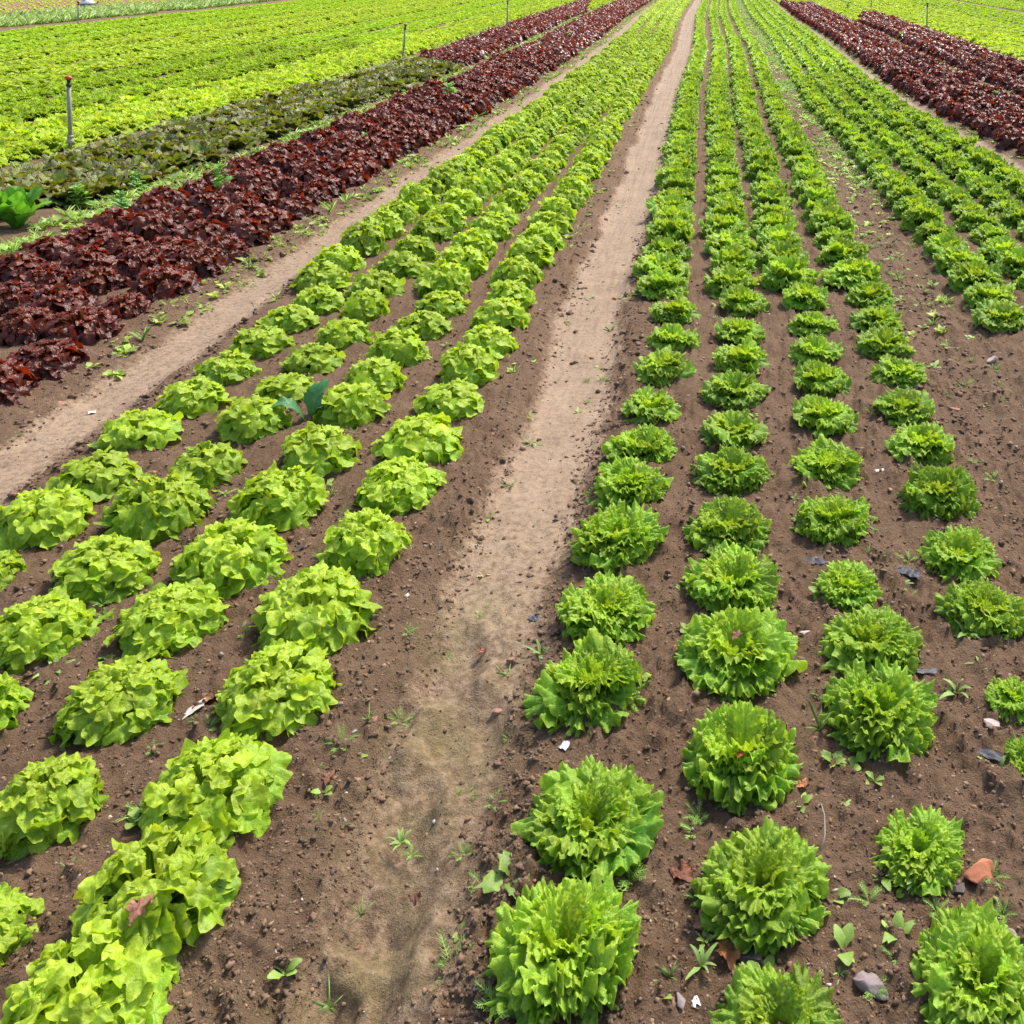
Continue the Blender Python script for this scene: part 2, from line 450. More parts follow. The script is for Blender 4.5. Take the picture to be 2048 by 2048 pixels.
def ground_mat():
    m, nt, out = new_mat('field_soil'); L = nt.links.new
    at = N(nt, 'ShaderNodeAttribute', attribute_name='Col')       # r: packed path, g: algae / damp, b: far seedling field
    sx = N(nt, 'ShaderNodeSeparateColor'); L(at.outputs['Color'], sx.inputs[0])
    geo = N(nt, 'ShaderNodeNewGeometry')
    def noise(scale, det=4.0, rough=.6):
        n = N(nt, 'ShaderNodeTexNoise', Scale=scale, Detail=det, Roughness=rough); L(geo.outputs['Position'], n.inputs['Vector']); return n
    def ramp(src, stops):
        r = N(nt, 'ShaderNodeValToRGB'); e = r.color_ramp.elements
        e[0].position, e[0].color = stops[0][0], stops[0][1] + (1,)
        e[1].position, e[1].color = stops[-1][0], stops[-1][1] + (1,)
        for p, c in stops[1:-1]:
            q = e.new(p); q.color = c + (1,)
        L(src, r.inputs[0]); return r
    def mix(f, a, b, mode='MIX'):
        x = N(nt, 'ShaderNodeMix', data_type='RGBA', blend_type=mode)
        if isinstance(f, float): x.inputs[0].default_value = f
        else: L(f, x.inputs[0])
        for k, v in ((6, a), (7, b)):
            if isinstance(v, tuple): x.inputs[k].default_value = v + (1,)
            else: L(v, x.inputs[k])
        return x.outputs[2]
    n1 = noise(5.0, 6); n2 = noise(45.0, 6, .7); n3 = noise(210.0, 5, .7); n4 = noise(1.3, 3)
    soil = ramp(n2.outputs['Fac'], [(.25, (.115, .064, .036)), (.5, (.215, .130, .076)), (.72, (.31, .205, .125))])
    soil = mix(.55, soil.outputs[0], ramp(n1.outputs['Fac'], [(.3, (.15, .086, .049)), (.7, (.28, .178, .107))]).outputs[0])
    path = ramp(n1.outputs['Fac'], [(.25, (.20, .128, .074)), (.5, (.30, .205, .126)), (.75, (.40, .29, .19))])
    path = mix(.5, path.outputs[0], ramp(n2.outputs['Fac'], [(.3, (.14, .086, .052)), (.6, (.38, .27, .18))]).outputs[0])
    pm = N(nt, 'ShaderNodeMath', operation='MULTIPLY_ADD'); pm.inputs[1].default_value = 1.0
    L(sx.outputs[0], pm.inputs[0])
    nn = N(nt, 'ShaderNodeMath', operation='MULTIPLY_ADD'); nn.inputs[1].default_value = 1.3; nn.inputs[2].default_value = -.65
    L(n2.outputs['Fac'], nn.inputs[0]); L(nn.outputs[0], pm.inputs[2])
    pf = N(nt, 'ShaderNodeMapRange'); pf.inputs[1].default_value = .25; pf.inputs[2].default_value = .75; L(pm.outputs[0], pf.inputs[0])
    col = mix(pf.outputs[0], soil, path)
    ag = N(nt, 'ShaderNodeMath', operation='MULTIPLY'); L(sx.outputs[1], ag.inputs[0])
    ar = N(nt, 'ShaderNodeMapRange'); ar.inputs[1].default_value = .35; ar.inputs[2].default_value = .65; L(n1.outputs['Fac'], ar.inputs[0]); L(ar.outputs[0], ag.inputs[1])
    col = mix(ag.outputs[0], col, (.20, .155, .06))
    col = mix(sx.outputs[2], col, mix(n2.outputs['Fac'], (.20, .105, .06), (.36, .21, .13)))
    # grit: small pale and dark specks
    sp = N(nt, 'ShaderNodeMapRange'); sp.inputs[1].default_value = .70; sp.inputs[2].default_value = .78; L(n3.outputs['Fac'], sp.inputs[0])
    sq = N(nt, 'ShaderNodeMath', operation='MULTIPLY'); sq.inputs[1].default_value = .55; L(sp.outputs[0], sq.inputs[0])
    col = mix(sq.outputs[0], col, (.42, .33, .27))
    dk = N(nt, 'ShaderNodeMapRange'); dk.inputs[1].default_value = .30; dk.inputs[2].default_value = .22; L(n3.outputs['Fac'], dk.inputs[0])
    dq = N(nt, 'ShaderNodeMath', operation='MULTIPLY'); dq.inputs[1].default_value = .5; L(dk.outputs[0], dq.inputs[0])
    col = mix(dq.outputs[0], col, (.05, .03, .022))
    p = N(nt, 'ShaderNodeBsdfPrincipled'); L(col, p.inputs['Base Color'])
    ro = N(nt, 'ShaderNodeMapRange'); ro.inputs[3].default_value = .95; ro.inputs[4].default_value = .72; L(pf.outputs[0], ro.inputs[0]); rs = N(nt, 'ShaderNodeMath', operation='MULTIPLY_ADD'); rs.inputs[1].default_value = -.38; L(sx.outputs[1], rs.inputs[0]); L(ro.outputs[0], rs.inputs[2]); L(rs.outputs[0], p.inputs['Roughness'])
    p.inputs['Specular IOR Level'].default_value = .3
    hm = N(nt, 'ShaderNodeMath', operation='MULTIPLY_ADD'); hm.inputs[1].default_value = .6; L(n3.outputs['Fac'], hm.inputs[0]); L(n2.outputs['Fac'], hm.inputs[2])
    bs = N(nt, 'ShaderNodeMapRange'); bs.inputs[3].default_value = 1.0; bs.inputs[4].default_value = .5; L(pf.outputs[0], bs.inputs[0])
    bu = N(nt, 'ShaderNodeBump', Distance=.02); L(bs.outputs[0], bu.inputs['Strength']); L(hm.outputs[0], bu.inputs['Height']); L(bu.outputs[0], p.inputs['Normal'])
    L(p.outputs[0], out.inputs[0])
    return m
M_SOIL = ground_mat()

ys = [1.0]
while ys[-1] < 60: ys.append(ys[-1] + max(.0055, .0020 * ys[-1] ** 2 if ys[-1] < 12 else .28))
ys += [66, 75, 90, 120, 180, 300, 600]
ys = np.array([-3.0, 0.0, .6] + ys)
xs = list(np.arange(-1.25, 1.75, .0065))
x = 1.75
while x < 32: xs.append(x); x += .008 * max(1, (x - 1.0) ** 1.4)
xs += [36, 45, 60, 100, 200, 500]
x = -1.25
while x > -32: x -= .008 * max(1, (-x - .6) ** 1.4); xs.insert(0, x)
xs = [-500, -200, -100, -60, -45, -38] + xs
xs = np.array(sorted(xs))
GX, GY = np.meshgrid(xs, ys)
near = (np.abs(GX) < 34) & (GY > .3) & (GY < 62)
GZ = np.where(near, height(GX, np.clip(GY, .3, 62)), -.02)
pc = np.zeros_like(GX)
for x0, hw, dp in PATHS:
    pc = np.maximum(pc, 1 - sstep(hw * .75, hw + .10, np.abs(GX - row_x(x0, GY) + .06 * fbm(GX * 0 + x0, GY * 1.3, 2, 40) + .05 * fbm(GX * 7, GY * 5, 3, 43))))
pc *= np.where((GX > 1.5) | (GX < -1.6), .75, 1.0)
algae = np.exp(-((GX + .60) / .16) ** 2) * (1 - sstep(2.3, 3.4, GY)) * .75 + .35 * sstep(.05, .35, fbm(GX * 1.1, GY * .8, 3, 91)) * sstep(.8, 1.2, GX)
for fx, fy, a, b in FEET: algae = np.maximum(algae, .8 * np.exp(-(((GX - fx) / a) ** 2 + ((GY - fy) / b) ** 2)))
farf = sstep(-17.2, -17.8, GX + .12 * GY * 0)
pc *= 1 - .5 * (1 - sstep(1.9, 4.2, GY)) * (np.abs(GX) < 1.1)
C = np.stack([pc, algae, farf], -1).reshape(-1, 3)
V = np.stack([GX, GY, GZ], -1).reshape(-1, 3)
Q = grid_quads(len(ys), len(xs))
cx = (V[Q[:, 0], 0] + V[Q[:, 2], 0]) / 2; cyy = (V[Q[:, 0], 1] + V[Q[:, 2], 1]) / 2
def sub_sheet(name, mask):
    q = Q[mask]; used, inv = np.unique(q, return_inverse=True)
    o = link(name, mk_mesh(name, V[used], inv.reshape(-1, 4), M_SOIL, C[used]))
    o['kind'] = 'structure'
    return o
pm_ = np.zeros(len(Q), bool)
inr = (cyy > .5) & (cyy < 60)
for i, (x0, hw, dp) in enumerate(PATHS):
    mk = inr & (np.abs(cx - row_x(x0, cyy)) < hw + .05)
    sub_sheet('path', mk); pm_ |= mk
sub_sheet('ground', ~pm_)

# ---------------------------------------------------------------- the lettuces
ORD = ['first', 'second', 'third', 'fourth', 'fifth', 'sixth', 'seventh', 'eighth', 'ninth', 'tenth', 'eleventh', 'twelfth', 'thirteenth', 'fourteenth',
       'fifteenth', 'sixteenth', 'seventeenth', 'eighteenth', 'nineteenth', 'twentieth']
rg = np.random.default_rng(4)
# heads read off the photograph one by one: (px, py, width px), nearest first
NEAR = {
 'A': [(1070, 1782, 305), (1113, 1538, 268), (1120, 1280, 232), (1143, 1138, 192), (1165, 1010, 180), (1190, 905, 152), (1210, 832, 150), (1228, 755, 127), (1252, 687, 118), (1267, 632, 108), (1272, 582, 100)],
 'B': [(1465, 1915, 275), (1440, 1655, 275), (1397, 1415, 245), (1390, 1222, 240), (1380, 1088, 205), (1372, 983, 175), (1380, 880, 157), (1385, 803, 145), (1383, 728, 140), (1398, 670, 115), (1396, 618, 110), (1400, 565, 102)],
 'C': [(1850, 1825, 285), (1735, 1580, 188), (1660, 1335, 235), (1645, 1200, 200), (1600, 1090, 138), (1573, 970, 157), (1560, 868, 150), (1553, 780, 130), (1548, 712, 122), (1537, 655, 110), (1532, 607, 105), (1520, 560, 100)],
 'D': [(1945, 1415, 120), (1912, 1297, 130), (1856, 1140, 170), (1810, 1035, 162), (1772, 925, 155), (1738, 830, 142), (1705, 765, 130), (1697, 697, 117), (1668, 645, 115), (1655, 602, 105), (1640, 555, 100)],
 'L4': [(165, 1885, 340), (297, 1690, 330), (405, 1482, 285), (525, 1287, 252), (595, 1150, 245), (695, 1020, 182), (753, 908, 170), (795, 825, 172), (848, 755, 147), (882, 692, 138), (920, 645, 128), (945, 597, 120), (965, 560, 112)],
 'L3': [(-25, 1725, 200), (92, 1502, 230), (230, 1307, 242), (325, 1158, 220), (438, 1045, 212), (528, 935, 190), (600, 848, 165), (668, 762, 142), (708, 712, 130), (755, 658, 122), (798, 612, 115), (835, 572, 108)],
 'L2': [(-30, 1322, 170), (75, 1185, 215), (203, 1060, 202), (302, 957, 200), (395, 870, 157), (478, 787, 142), (540, 730, 132), (592, 672, 122), (650, 627, 115), (692, 578, 108)],
 'L1': [(-20, 1075, 140), (82, 978, 178), (183, 893, 162), (265, 808, 160), (365, 745, 142), (430, 690, 127), (495, 638, 117), (548, 596, 110), (603, 563, 104)],
}
ROWX = {'A': -.262, 'B': .085, 'C': .395, 'D': .725, 'L4': -1.015, 'L3': -1.37, 'L2': -1.70, 'L1': -2.04}
plants = []     # dict(kind, row, x, y, size, seq)
for r, lst in NEAR.items():
    kind = 'oak' if r[0] == 'L' else 'batavia'
    n = 0
    for px, py, w in lst:
        x, y = ground_at(px, py, .035)
        plants.append(dict(kind=kind, row=r, x=x, y=y, d=w * 1.06 * y / F * (.84 if kind == 'oak' else .82), seq=n)); n += 1
    y += .328
    while y < 44:
        d = lerp(.262, .245, float(sstep(5, 9, y))) * (.86 if 21 < y < 27 else 1) * (1 + .045 * rg.normal())
        plants.append(dict(kind=kind, row=r, x=float(row_x(ROWX[r], y)) + .009 * rg.normal(), y=y + .02 * rg.normal(), d=d, seq=n)); n += 1
        y += lerp(.328, .272, float(sstep(5, 10, y)))
def bed(rows, kind, y0, y1, step, d, jit=.02, dj=.08, gaps=0.0, gwarp=True, ends=None):
    for k, (r, x0) in enumerate(rows):
        y = y0[k] if isinstance(y0, (list, tuple)) else y0
        e = y1[k] if isinstance(y1, (list, tuple)) else y1
        y += rg.uniform(0, step * .6); n = 0
        while y < e:
            if rg.random() > gaps:
                xx = float(row_x(x0, y)) if gwarp else x0
                plants.append(dict(kind=kind, row=r, x=xx + jit * rg.normal(), y=y + jit * rg.normal(), d=d * (1 + dj * rg.normal()), seq=n)); n += 1
            y += step
bed([('E', 1.345), ('F', 1.65), ('G', 1.955), ('H', 2.26)], 'batavia', [4.55, 4.3, 4.6, 5.0], 44, .29, .236, jit=.009, dj=.05)
bed([('R1', -2.80), ('R2', -3.10), ('R3', -3.40), ('R4', -3.70)], 'red', [3.95, 4.2, 4.6, 5.0], 44, .31, .275)
bed([('S1', 2.82), ('S2', 3.12), ('S3', 3.42), ('S4', 3.72)], 'red', 7.2, [37, 36.5, 36, 36], .31, .265)
bed([('S1', 2.82), ('S2', 3.12), ('S3', 3.42), ('S4', 3.72)], 'pale', [37.2, 36.8, 36.2, 36.2], 46, .30, .29)
bed([('T1', 4.26), ('T2', 4.56), ('T3', 4.86), ('T4', 5.14)], 'red', 9.5, [26.5, 28, 29.5, 29.5], .31, .265)
bed([('T1', 4.26), ('T2', 4.56), ('T3', 4.86), ('T4', 5.14)], 'pale', [26.8, 28.3, 29.8, 29.8], 46, .30, .29)
bed([('O1', -4.40), ('O2', -4.68), ('O3', -4.97), ('O4', -5.25)], 'bronze', [7.0, 6.6, 6.9, 7.2], [15.6, 15.8, 16.1, 16.4], .29, .33)
bed([('O1', -4.40), ('O2', -4.68), ('O3', -4.97), ('O4', -5.25)], 'red', [15.9, 16.1, 16.4, 16.7], [32, 34, 37, 38], .30, .27)
bed([('O1', -4.40), ('O2', -4.68), ('O3', -4.97), ('O4', -5.25)], 'pale', [32.3, 34.3, 37.3, 38.3], 46, .29, .29)
def lbed(tag_, x0, kind, y0, d=.245, step=.215, n=4, sp=.222, y1=46):
    bed([('%s%d' % (tag_, i + 1), x0 - sp * i) for i in range(n)], kind, y0, y1, step, d)
lbed('P', -6.02, 'pale', 7.6, d=.29, sp=.30)
lbed('M', -7.58, 'fine', 9.0)
lbed('MA', -8.86, 'fine', 10.5)
lbed('PA', -10.14, 'pale', 12, d=.26)
lbed('PB', -11.46, 'pale', 13.5, d=.26)
lbed('PC', -12.80, 'pale', 15, d=.26)
lbed('MB', -14.20, 'fine', 17)
lbed('MC', -15.55, 'fine', 19)
lbed('MD', -16.90, 'fine', 20, n=3)
def rbed(tag_, x0, kind, y0, d=.30, step=.28, n=4, sp=.29):
    bed([('%s%d' % (tag_, i + 1), x0 + sp * i) for i in range(n)], kind, y0, 46, step, d)
rbed('V', 5.62, 'pale', 12.5)
rbed('VA', 6.88, 'pale', 15)
for q in range(5): rbed('W' + 'ABCDE'[q], 8.3 + q * 2.5, 'fine', 18 + 5 * q, d=.19, step=.22, n=6, sp=.36)

GN = {'oak': 'green oak-leaf lettuces planted in rows', 'batavia': 'frilly green lettuces planted in rows', 'red': 'dark red lettuces planted in rows',
      'bronze': 'bronze lettuces planted in rows', 'pale': 'pale green lettuces of the far beds', 'fine': 'fine-leaved green lettuces of the far beds'}
NM = {'oak': 'oak_leaf_lettuce', 'batavia': 'frilly_lettuce', 'red': 'red_lettuce', 'bronze': 'bronze_lettuce', 'pale': 'pale_lettuce', 'fine': 'fine_leaved_lettuce'}
DS = {'oak': 'green oak-leaf lettuce', 'batavia': 'frilly green lettuce', 'red': 'dark red lettuce', 'bronze': 'bronze green lettuce', 'pale': 'pale green lettuce', 'fine': 'fine-leaved green lettuce'}
WH = {'A': 'frilly row beside the broad bare path', 'B': 'second frilly row from the broad path', 'C': 'third frilly row from the broad path', 'D': 'frilly row beside the weedy brown strip',
      'L4': 'oak-leaf row beside the broad bare path', 'L3': 'second oak-leaf row from the broad path', 'L2': 'third oak-leaf row from the broad path', 'L1': 'oak-leaf row beside the narrow tan path',
      'E': 'frilly row across the weedy brown strip', 'F': 'second frilly row past the weedy strip', 'G': 'third frilly row past the weedy strip', 'H': 'fourth frilly row past the weedy strip',
      'R1': 'red row beside the oak-leaf bed path', 'R2': 'second red row from the oak-leaf bed', 'R3': 'third red row from the oak-leaf bed', 'R4': 'fourth red row, by the weeds and bronze bed',
      'S1': 'red row nearest the frilly beds', 'S2': 'second red row from the frilly beds', 'S3': 'third red row from the frilly beds', 'S4': 'fourth red row from the frilly beds',
      'T1': 'farther red bed, row by its weeds', 'T2': 'farther red bed, second row', 'T3': 'farther red bed, third row', 'T4': 'farther red bed, row by the grey hose',
      'O1': 'row nearest the red bed', 'O2': 'second row from the red bed', 'O3': 'third row from the red bed', 'O4': 'row nearest the sprinkler posts',
      'P1': 'pale row by the sprinkler posts', 'P2': 'second pale row from the sprinklers', 'P3': 'third pale row from the sprinklers', 'P4': 'fourth pale row from the sprinklers',
      'V1': 'pale row beside the grey hose', 'V2': 'second pale row from the hose', 'V3': 'third pale row from the hose', 'V4': 'fourth pale row from the hose',
      'M1': 'row next to the pale sprinkler bed', 'M2': 'second row past the pale sprinkler bed', 'M3': 'third row past the pale sprinkler bed', 'M4': 'fourth row past the pale sprinkler bed',
      'MA1': 'fifth row past the pale sprinkler bed', 'MA2': 'sixth row past the pale sprinkler bed', 'MA3': 'seventh row past the pale sprinkler bed', 'MA4': 'eighth row past the pale sprinkler bed'}
def in_view(p, m):
    px, py = to_px(p['x'], p['y'], .08)
    mr = m * F / p['y'] + p['d'] * .45 * F / p['y']
    return -mr < px < 2048 + mr and py < 2048 + 1.0 * mr and to_px(p['x'], p['y'], .17)[1] > -30 - m * 40
vis = [p for p in plants if in_view(p, 0.0)]
for p in vis: p['r2'] = math.hypot(p['x'], p['y'])
single = set()
for k in NM:
    c = [p for p in vis if p['kind'] == k and p['row'] in WH]
    c.sort(key=lambda p: p['r2'])
    for p in c[:298]: single.add(id(p))
seqs = {}
for p in sorted([p for p in vis if id(p) in single], key=lambda p: p['y']):
    k = p['kind']
    q = seqs.get((p['row'], k), 0); seqs[(p['row'], k)] = q + 1
    r = p['r2']; lod = 0 if r < (6.5 if k == 'red' else 3.6) else 1
    nv_ = (9 if lod == 0 else 7) if k in ('oak', 'batavia') else 5
    me = head_mesh(k, int(rg.integers(nv_)), lod)
    o = link(NM[k], me, None, (p['x'], p['y'], gz(p['x'], p['y']) - .012), rg.uniform(0, 6.28), (p['d'] * rg.uniform(.95, 1.06), p['d'] * rg.uniform(.94, 1.05), p['d'] * rg.uniform(.86, 1.12) * (1 + .25 * float(sstep(3.5, 8, p['y'])) * (k in ('oak', 'batavia', 'red')))))
    o.rotation_euler[0] = rg.normal(0, .05); o.rotation_euler[1] = rg.normal(0, .05)
    big = p['d']
    small = big < .20 and k in ('batavia',)
    if q < 20:
        lab = '%s%s, %s from the near end of the %s' % ('small stunted ' if small else '', DS[k], ORD[q], WH[p['row']])
    else:
        lab = '%s merged with its neighbours far along the %s' % (DS[k], WH[p['row']])
    tag(o, ' '.join(lab.split()[:16]), 'lettuce', GN[k])

# the rest of each kind, too far off to tell apart, as one mass per kind
STL = {'oak': 'far end of the oak-leaf rows running together into bright green bands', 'batavia': 'far end of the frilly green rows running together into stripes',
       'red': 'far dark red lettuces closing up into a solid red-brown bed', 'pale': 'far beds of pale yellow-green lettuce seen as a bright carpet', 'fine': 'far beds of fine mid-green lettuce behind the sprinklers'}
for k in STL:
    mb = MB()
    for p in plants:
        if p['kind'] != k or id(p) in single or not in_view(p, .5) : continue
        if p['y'] < 7 and p['x'] < 5 and p['x'] > -5: continue
        Vv, Qq, Cc, mt = head_low(k, int(rg.integers(5)))
        a = rg.uniform(0, 6.28); s_ = p['d'] * 1.04
        W_ = rotz(Vv, a) * s_ * np.array([1, 1, 1.25 if k in ('oak', 'batavia', 'red') else .82]) + np.array([p['x'], p['y'], gz(p['x'], p['y']) - .01])
        mb.add(W_, Qq, None, Cc * rg.uniform(.94, 1.06))
    if mb.n:
        o = link(NM[k] + '_mass', mb.mesh(NM[k] + '_mass', KINDS[k]['mat']))
        tag(o, STL[k], 'lettuce rows', None, 'stuff')
    print(k, mb.n)
#--SMALL--
# ---------------------------------------------------------------- weeds
WR = np.random.default_rng(21)
def weed_arrays(kind, seed, lo=False):
    rng = np.random.default_rng(seed + 300); mb = MB()
    def lf(n, L, W, e0, e1, col, nu=7, nv=8, jl=.2, z0=0.0, **kw):
        if lo: nu, nv = 3, 4
        for i in range(n):
            V, Q, U, Vv, m = leaf(rng, nu, nv, L * (1 + jl * rng.normal()), W * (1 + .15 * rng.normal()), R(e0 + 12 * rng.normal()), R(e1 + 14 * rng.normal()), twist=rng.normal(0, .3), **kw)
            V = rotz(V, i * 2.4 + rng.normal(0, .3)); V[:, 2] += z0
            c = np.array(col) * (1 + .18 * rng.normal()); rb = np.exp(-(U / .12) ** 2)[:, None] * .35
            mb.add(V, Q, None, np.clip(c * (1 - rb) + np.array([.34, .45, .2]) * rb, .01, .8))
    if kind == 'round': lf(rng.integers(4, 7), .5, .13, 48, -5, (.31, .48, .08), cup=.15, ruf=.0, base=.14, wid0=.95, drop=.45)
    elif kind == 'narrow': lf(rng.integers(6, 10), .55, .065, 60, -15, (.28, .44, .10), cup=.2, ruf=.0, base=.25, wid0=.6, drop=.7)
    elif kind == 'toothed': lf(rng.integers(6, 9), .5, .13, 50, 0, (.30, .46, .08), cup=.1, ruf=.02, teeth=.25, nt_=11, base=.15, wid0=.8, drop=.5)
    elif kind == 'grass': lf(rng.integers(5, 9), .7, .022, 70, 20, (.27, .46, .07), nu=3, cup=.1, ruf=0, base=.6, wid0=.3, drop=1.0)
    elif kind == 'bushy':
        for k in range(9):
            z0 = k * .07
            lf(3, .34 - .02 * k, .13 - .008 * k, 35 + 4 * k, -10, (.22, .46, .07), nu=5, nv=6, z0=z0, cup=.1, ruf=.012, teeth=.16, nt_=9, base=.12, wid0=.6, drop=.5)
        mb.add(*tube([(0, 0, 0), (.01, 0, .35), (.0, .01, .64)], [.014, .011, .006], 5)[:2], None, (.15, .28, .06))
    elif kind == 'feathery':
        for i in range(rng.integers(6, 10) if not lo else 5):
            az = i * 2.4 + rng.normal(0, .3); L = .5 * (1 + .2 * rng.normal()); e0 = R(58 + 12 * rng.normal()); e1 = R(10 + 15 * rng.normal())
            q = np.linspace(0, 1, 9 if not lo else 4); e = e0 + (e1 - e0) * q
            P = np.stack([np.cumsum(np.cos(e)) * L / len(q), 0 * q, np.cumsum(np.sin(e)) * L / len(q)], -1)
            col = np.array((.27, .45, .09)) * (1 + .15 * rng.normal())
            w = .010
            mb.add(np.stack([P + [0, -w, 0], P + [0, w, 0]], 1).reshape(-1, 3) @ np.array([[math.cos(az), math.sin(az), 0], [-math.sin(az), math.cos(az), 0], [0, 0, 1]]), grid_quads(len(q), 2), None, col)
            for k in range(2, len(q)):
                for sd in (-1, 1):
                    ll = .13 * (1 - .5 * q[k]) * (1.2 if not lo else 2)
                    d = np.array([.55, sd * .8, .25 + .2 * rng.normal()]); d *= ll / np.linalg.norm(d)
                    t = np.array([.010, 0, 0]) * (1 if not lo else 2.5)
                    for f0, d2 in ((0, d), (.5, d + np.array([.02, -sd * .02, .04]))):
                        p = P[k] + d * f0 * .6
                        Vq = np.array([p - t, p + t, p + d2 * .8 + t * .6, p + d2 * .8 - t * .6])
                        mb.add(rotz(Vq, az), [(0, 1, 2, 3)], None, col)
    V, Q, T, C = mb.arrays()
    return V, Q, C
WM = {}
def weed_mesh(k, v):
    if (k, v) not in WM:
        V, Q, C = weed_arrays(k, v); WM[(k, v)] = mk_mesh(k + '_weed', V, Q, M_WEED, C)
    return WM[(k, v)]
WN = {'round': 'round_leaved_weed', 'narrow': 'narrow_leaved_weed', 'toothed': 'toothed_weed', 'grass': 'grass_tuft', 'bushy': 'bushy_weed', 'feathery': 'feathery_weed'}
def put_weed(k, x, y, size, label, cat='weed', group=None):
    o = link(WN[k], weed_mesh(k, int(WR.integers(4))), None, (x, y, gz(x, y) - .003), WR.uniform(0, 6.28), size)
    o.rotation_euler[0] = WR.normal(0, .08)
    return tag(o, label, cat, group)
# weeds one can single out: kind, px, py, size in metres (about the plant's span), label
for k, px, py, sz, lab in [
    ('toothed', 968, 1655, .15, 'large toothed weed pushing up behind the nearest frilly lettuce by the path'),
    ('round', 880, 1570, .08, 'round-leaved weed alone on the damp path near the footprints'),
    ('feathery', 872, 1585, .07, 'feathery weed tangled with the round-leaved weed on the damp path'),
    ('feathery', 852, 1805, .13, 'spread feathery weed at the path edge left of the nearest frilly lettuce'),
    ('feathery', 908, 1648, .10, 'thin feathery weed beside the large toothed weed'),
    ('feathery', 872, 1478, .08, 'low feathery weed at the path edge, paired with another beyond'),
    ('feathery', 932, 1492, .08, 'feathery weed between the path and a crumbly shoulder, near pink pebbles'),
    ('feathery', 645, 1400, .10, 'feathery weed on the path side of an oak-leaf lettuce with a curled leaf'),
    ('round', 665, 1412, .06, 'small round-leaved weed touching a feathery weed at the path edge'),
    ('feathery', 600, 1445, .05, 'tiny feathery weed in the dark shoulder below the oak-leaf row'),
    ('feathery', 1188, 1660, .12, 'feathery weed wedged between the two nearest frilly lettuces'),
    ('feathery', 935, 1900, .13, 'feathery weed under the lower leaves of the nearest frilly lettuce'),
    ('round', 1250, 1880, .08, 'round-leaved seedling on a dark clod at the lower edge of the bed'),
    ('round', 1605, 1452, .10, 'largest pale round-leaved weed in the cluster between frilly rows'),
    ('toothed', 1572, 1440, .09, 'toothed weed at the near side of the cluster between frilly rows'),
    ('round', 1650, 1470, .07, 'smallest round-leaved weed ending the cluster between frilly rows'),
    ('grass', 1548, 1375, .13, 'grass tuft leaning against a frilly lettuce beside a red chip'),
    ('narrow', 1822, 1200, .12, 'narrow-leaved star-shaped weed in front of a frilly lettuce of the outer row'),
    ('narrow', 1850, 1255, .11, 'upright narrow-leaved weed by the black film scrap'),
    ('narrow', 1805, 1305, .12, 'narrow-leaved weed standing alone with drooping outer leaves'),
    ('narrow', 1882, 1452, .11, 'narrow-leaved weed growing through a torn strip of dark film'),
    ('round', 1662, 1648, .09, 'flat oval-leaved weed below the small lettuce near the brick'),
    ('narrow', 1735, 1660, .10, 'narrow-leaved weed under the tip of the small lettuce near the brick'),
    ('round', 1590, 1795, .12, 'two-leaved tall seedling between frilly lettuces in the open soil'),
    ('toothed', 1688, 1765, .11, 'grey-green toothed weed rosette above the grey pointed stone'),
    ('feathery', 1768, 1722, .08, 'feathery weed in a hollow below the brick fragment'),
    ('feathery', 1890, 1730, .08, 'feathery weed right of the brick fragment near the frame edge'),
    ('round', 1440, 1845, .10, 'round-leaved weed behind the lettuce at the bottom edge'),
    ('toothed', 1415, 1850, .08, 'toothed weed behind the lettuce at the bottom edge'),
    ('round', 1392, 1535, .07, 'round-leaved seedling tucked between two frilly lettuces beside dark stones'),
    ('feathery', 1318, 1545, .09, 'feathery weed spread flat left of the dark stones'),
    ('round', 1592, 1522, .05, 'tiny round-leaved seedling in bare soil by the white root'),
    ('feathery', 1648, 1870, .08, 'feathery weed below the two-leaved tall seedling'),
    ('round', 1570, 1690, .10, 'oval-leaved weed at the foot of the big frilly lettuce with dark stones'),
    ('round', 258, 1545, .10, 'long-stalked round-leaved weed between two oak-leaf lettuces'),
    ('feathery', 195, 1135, .09, 'feathery weed below an oak-leaf lettuce of the third row'),
    ('narrow', 105, 1265, .13, 'narrow-leaved weed in the dark soil between oak-leaf rows'),
    ('feathery', 455, 1190, .08, 'feathery weed between two oak-leaf lettuces of the middle rows'),
    ('narrow', 485, 1262, .10, 'narrow-leaved weed beside the big oak-leaf lettuce near the path'),
    ('feathery', 262, 1530, .09, 'feathery weed with an orange scrap between oak-leaf lettuces'),
    ('round', 1550, 1120, .10, 'bright round-leaved weed in front of the small stunted frilly lettuce'),
    ('narrow', 1700, 1108, .10, 'narrow-leaved weed by the folded black film piece'),
    ('narrow', 1020, 1215, .10, 'weed with one pale leaf at the path edge by a shaded lettuce'),
]:
    x, y = ground_at(px, py)
    put_weed(k, x, y, sz * .78, lab, 'weed', 'weeds in the soil')
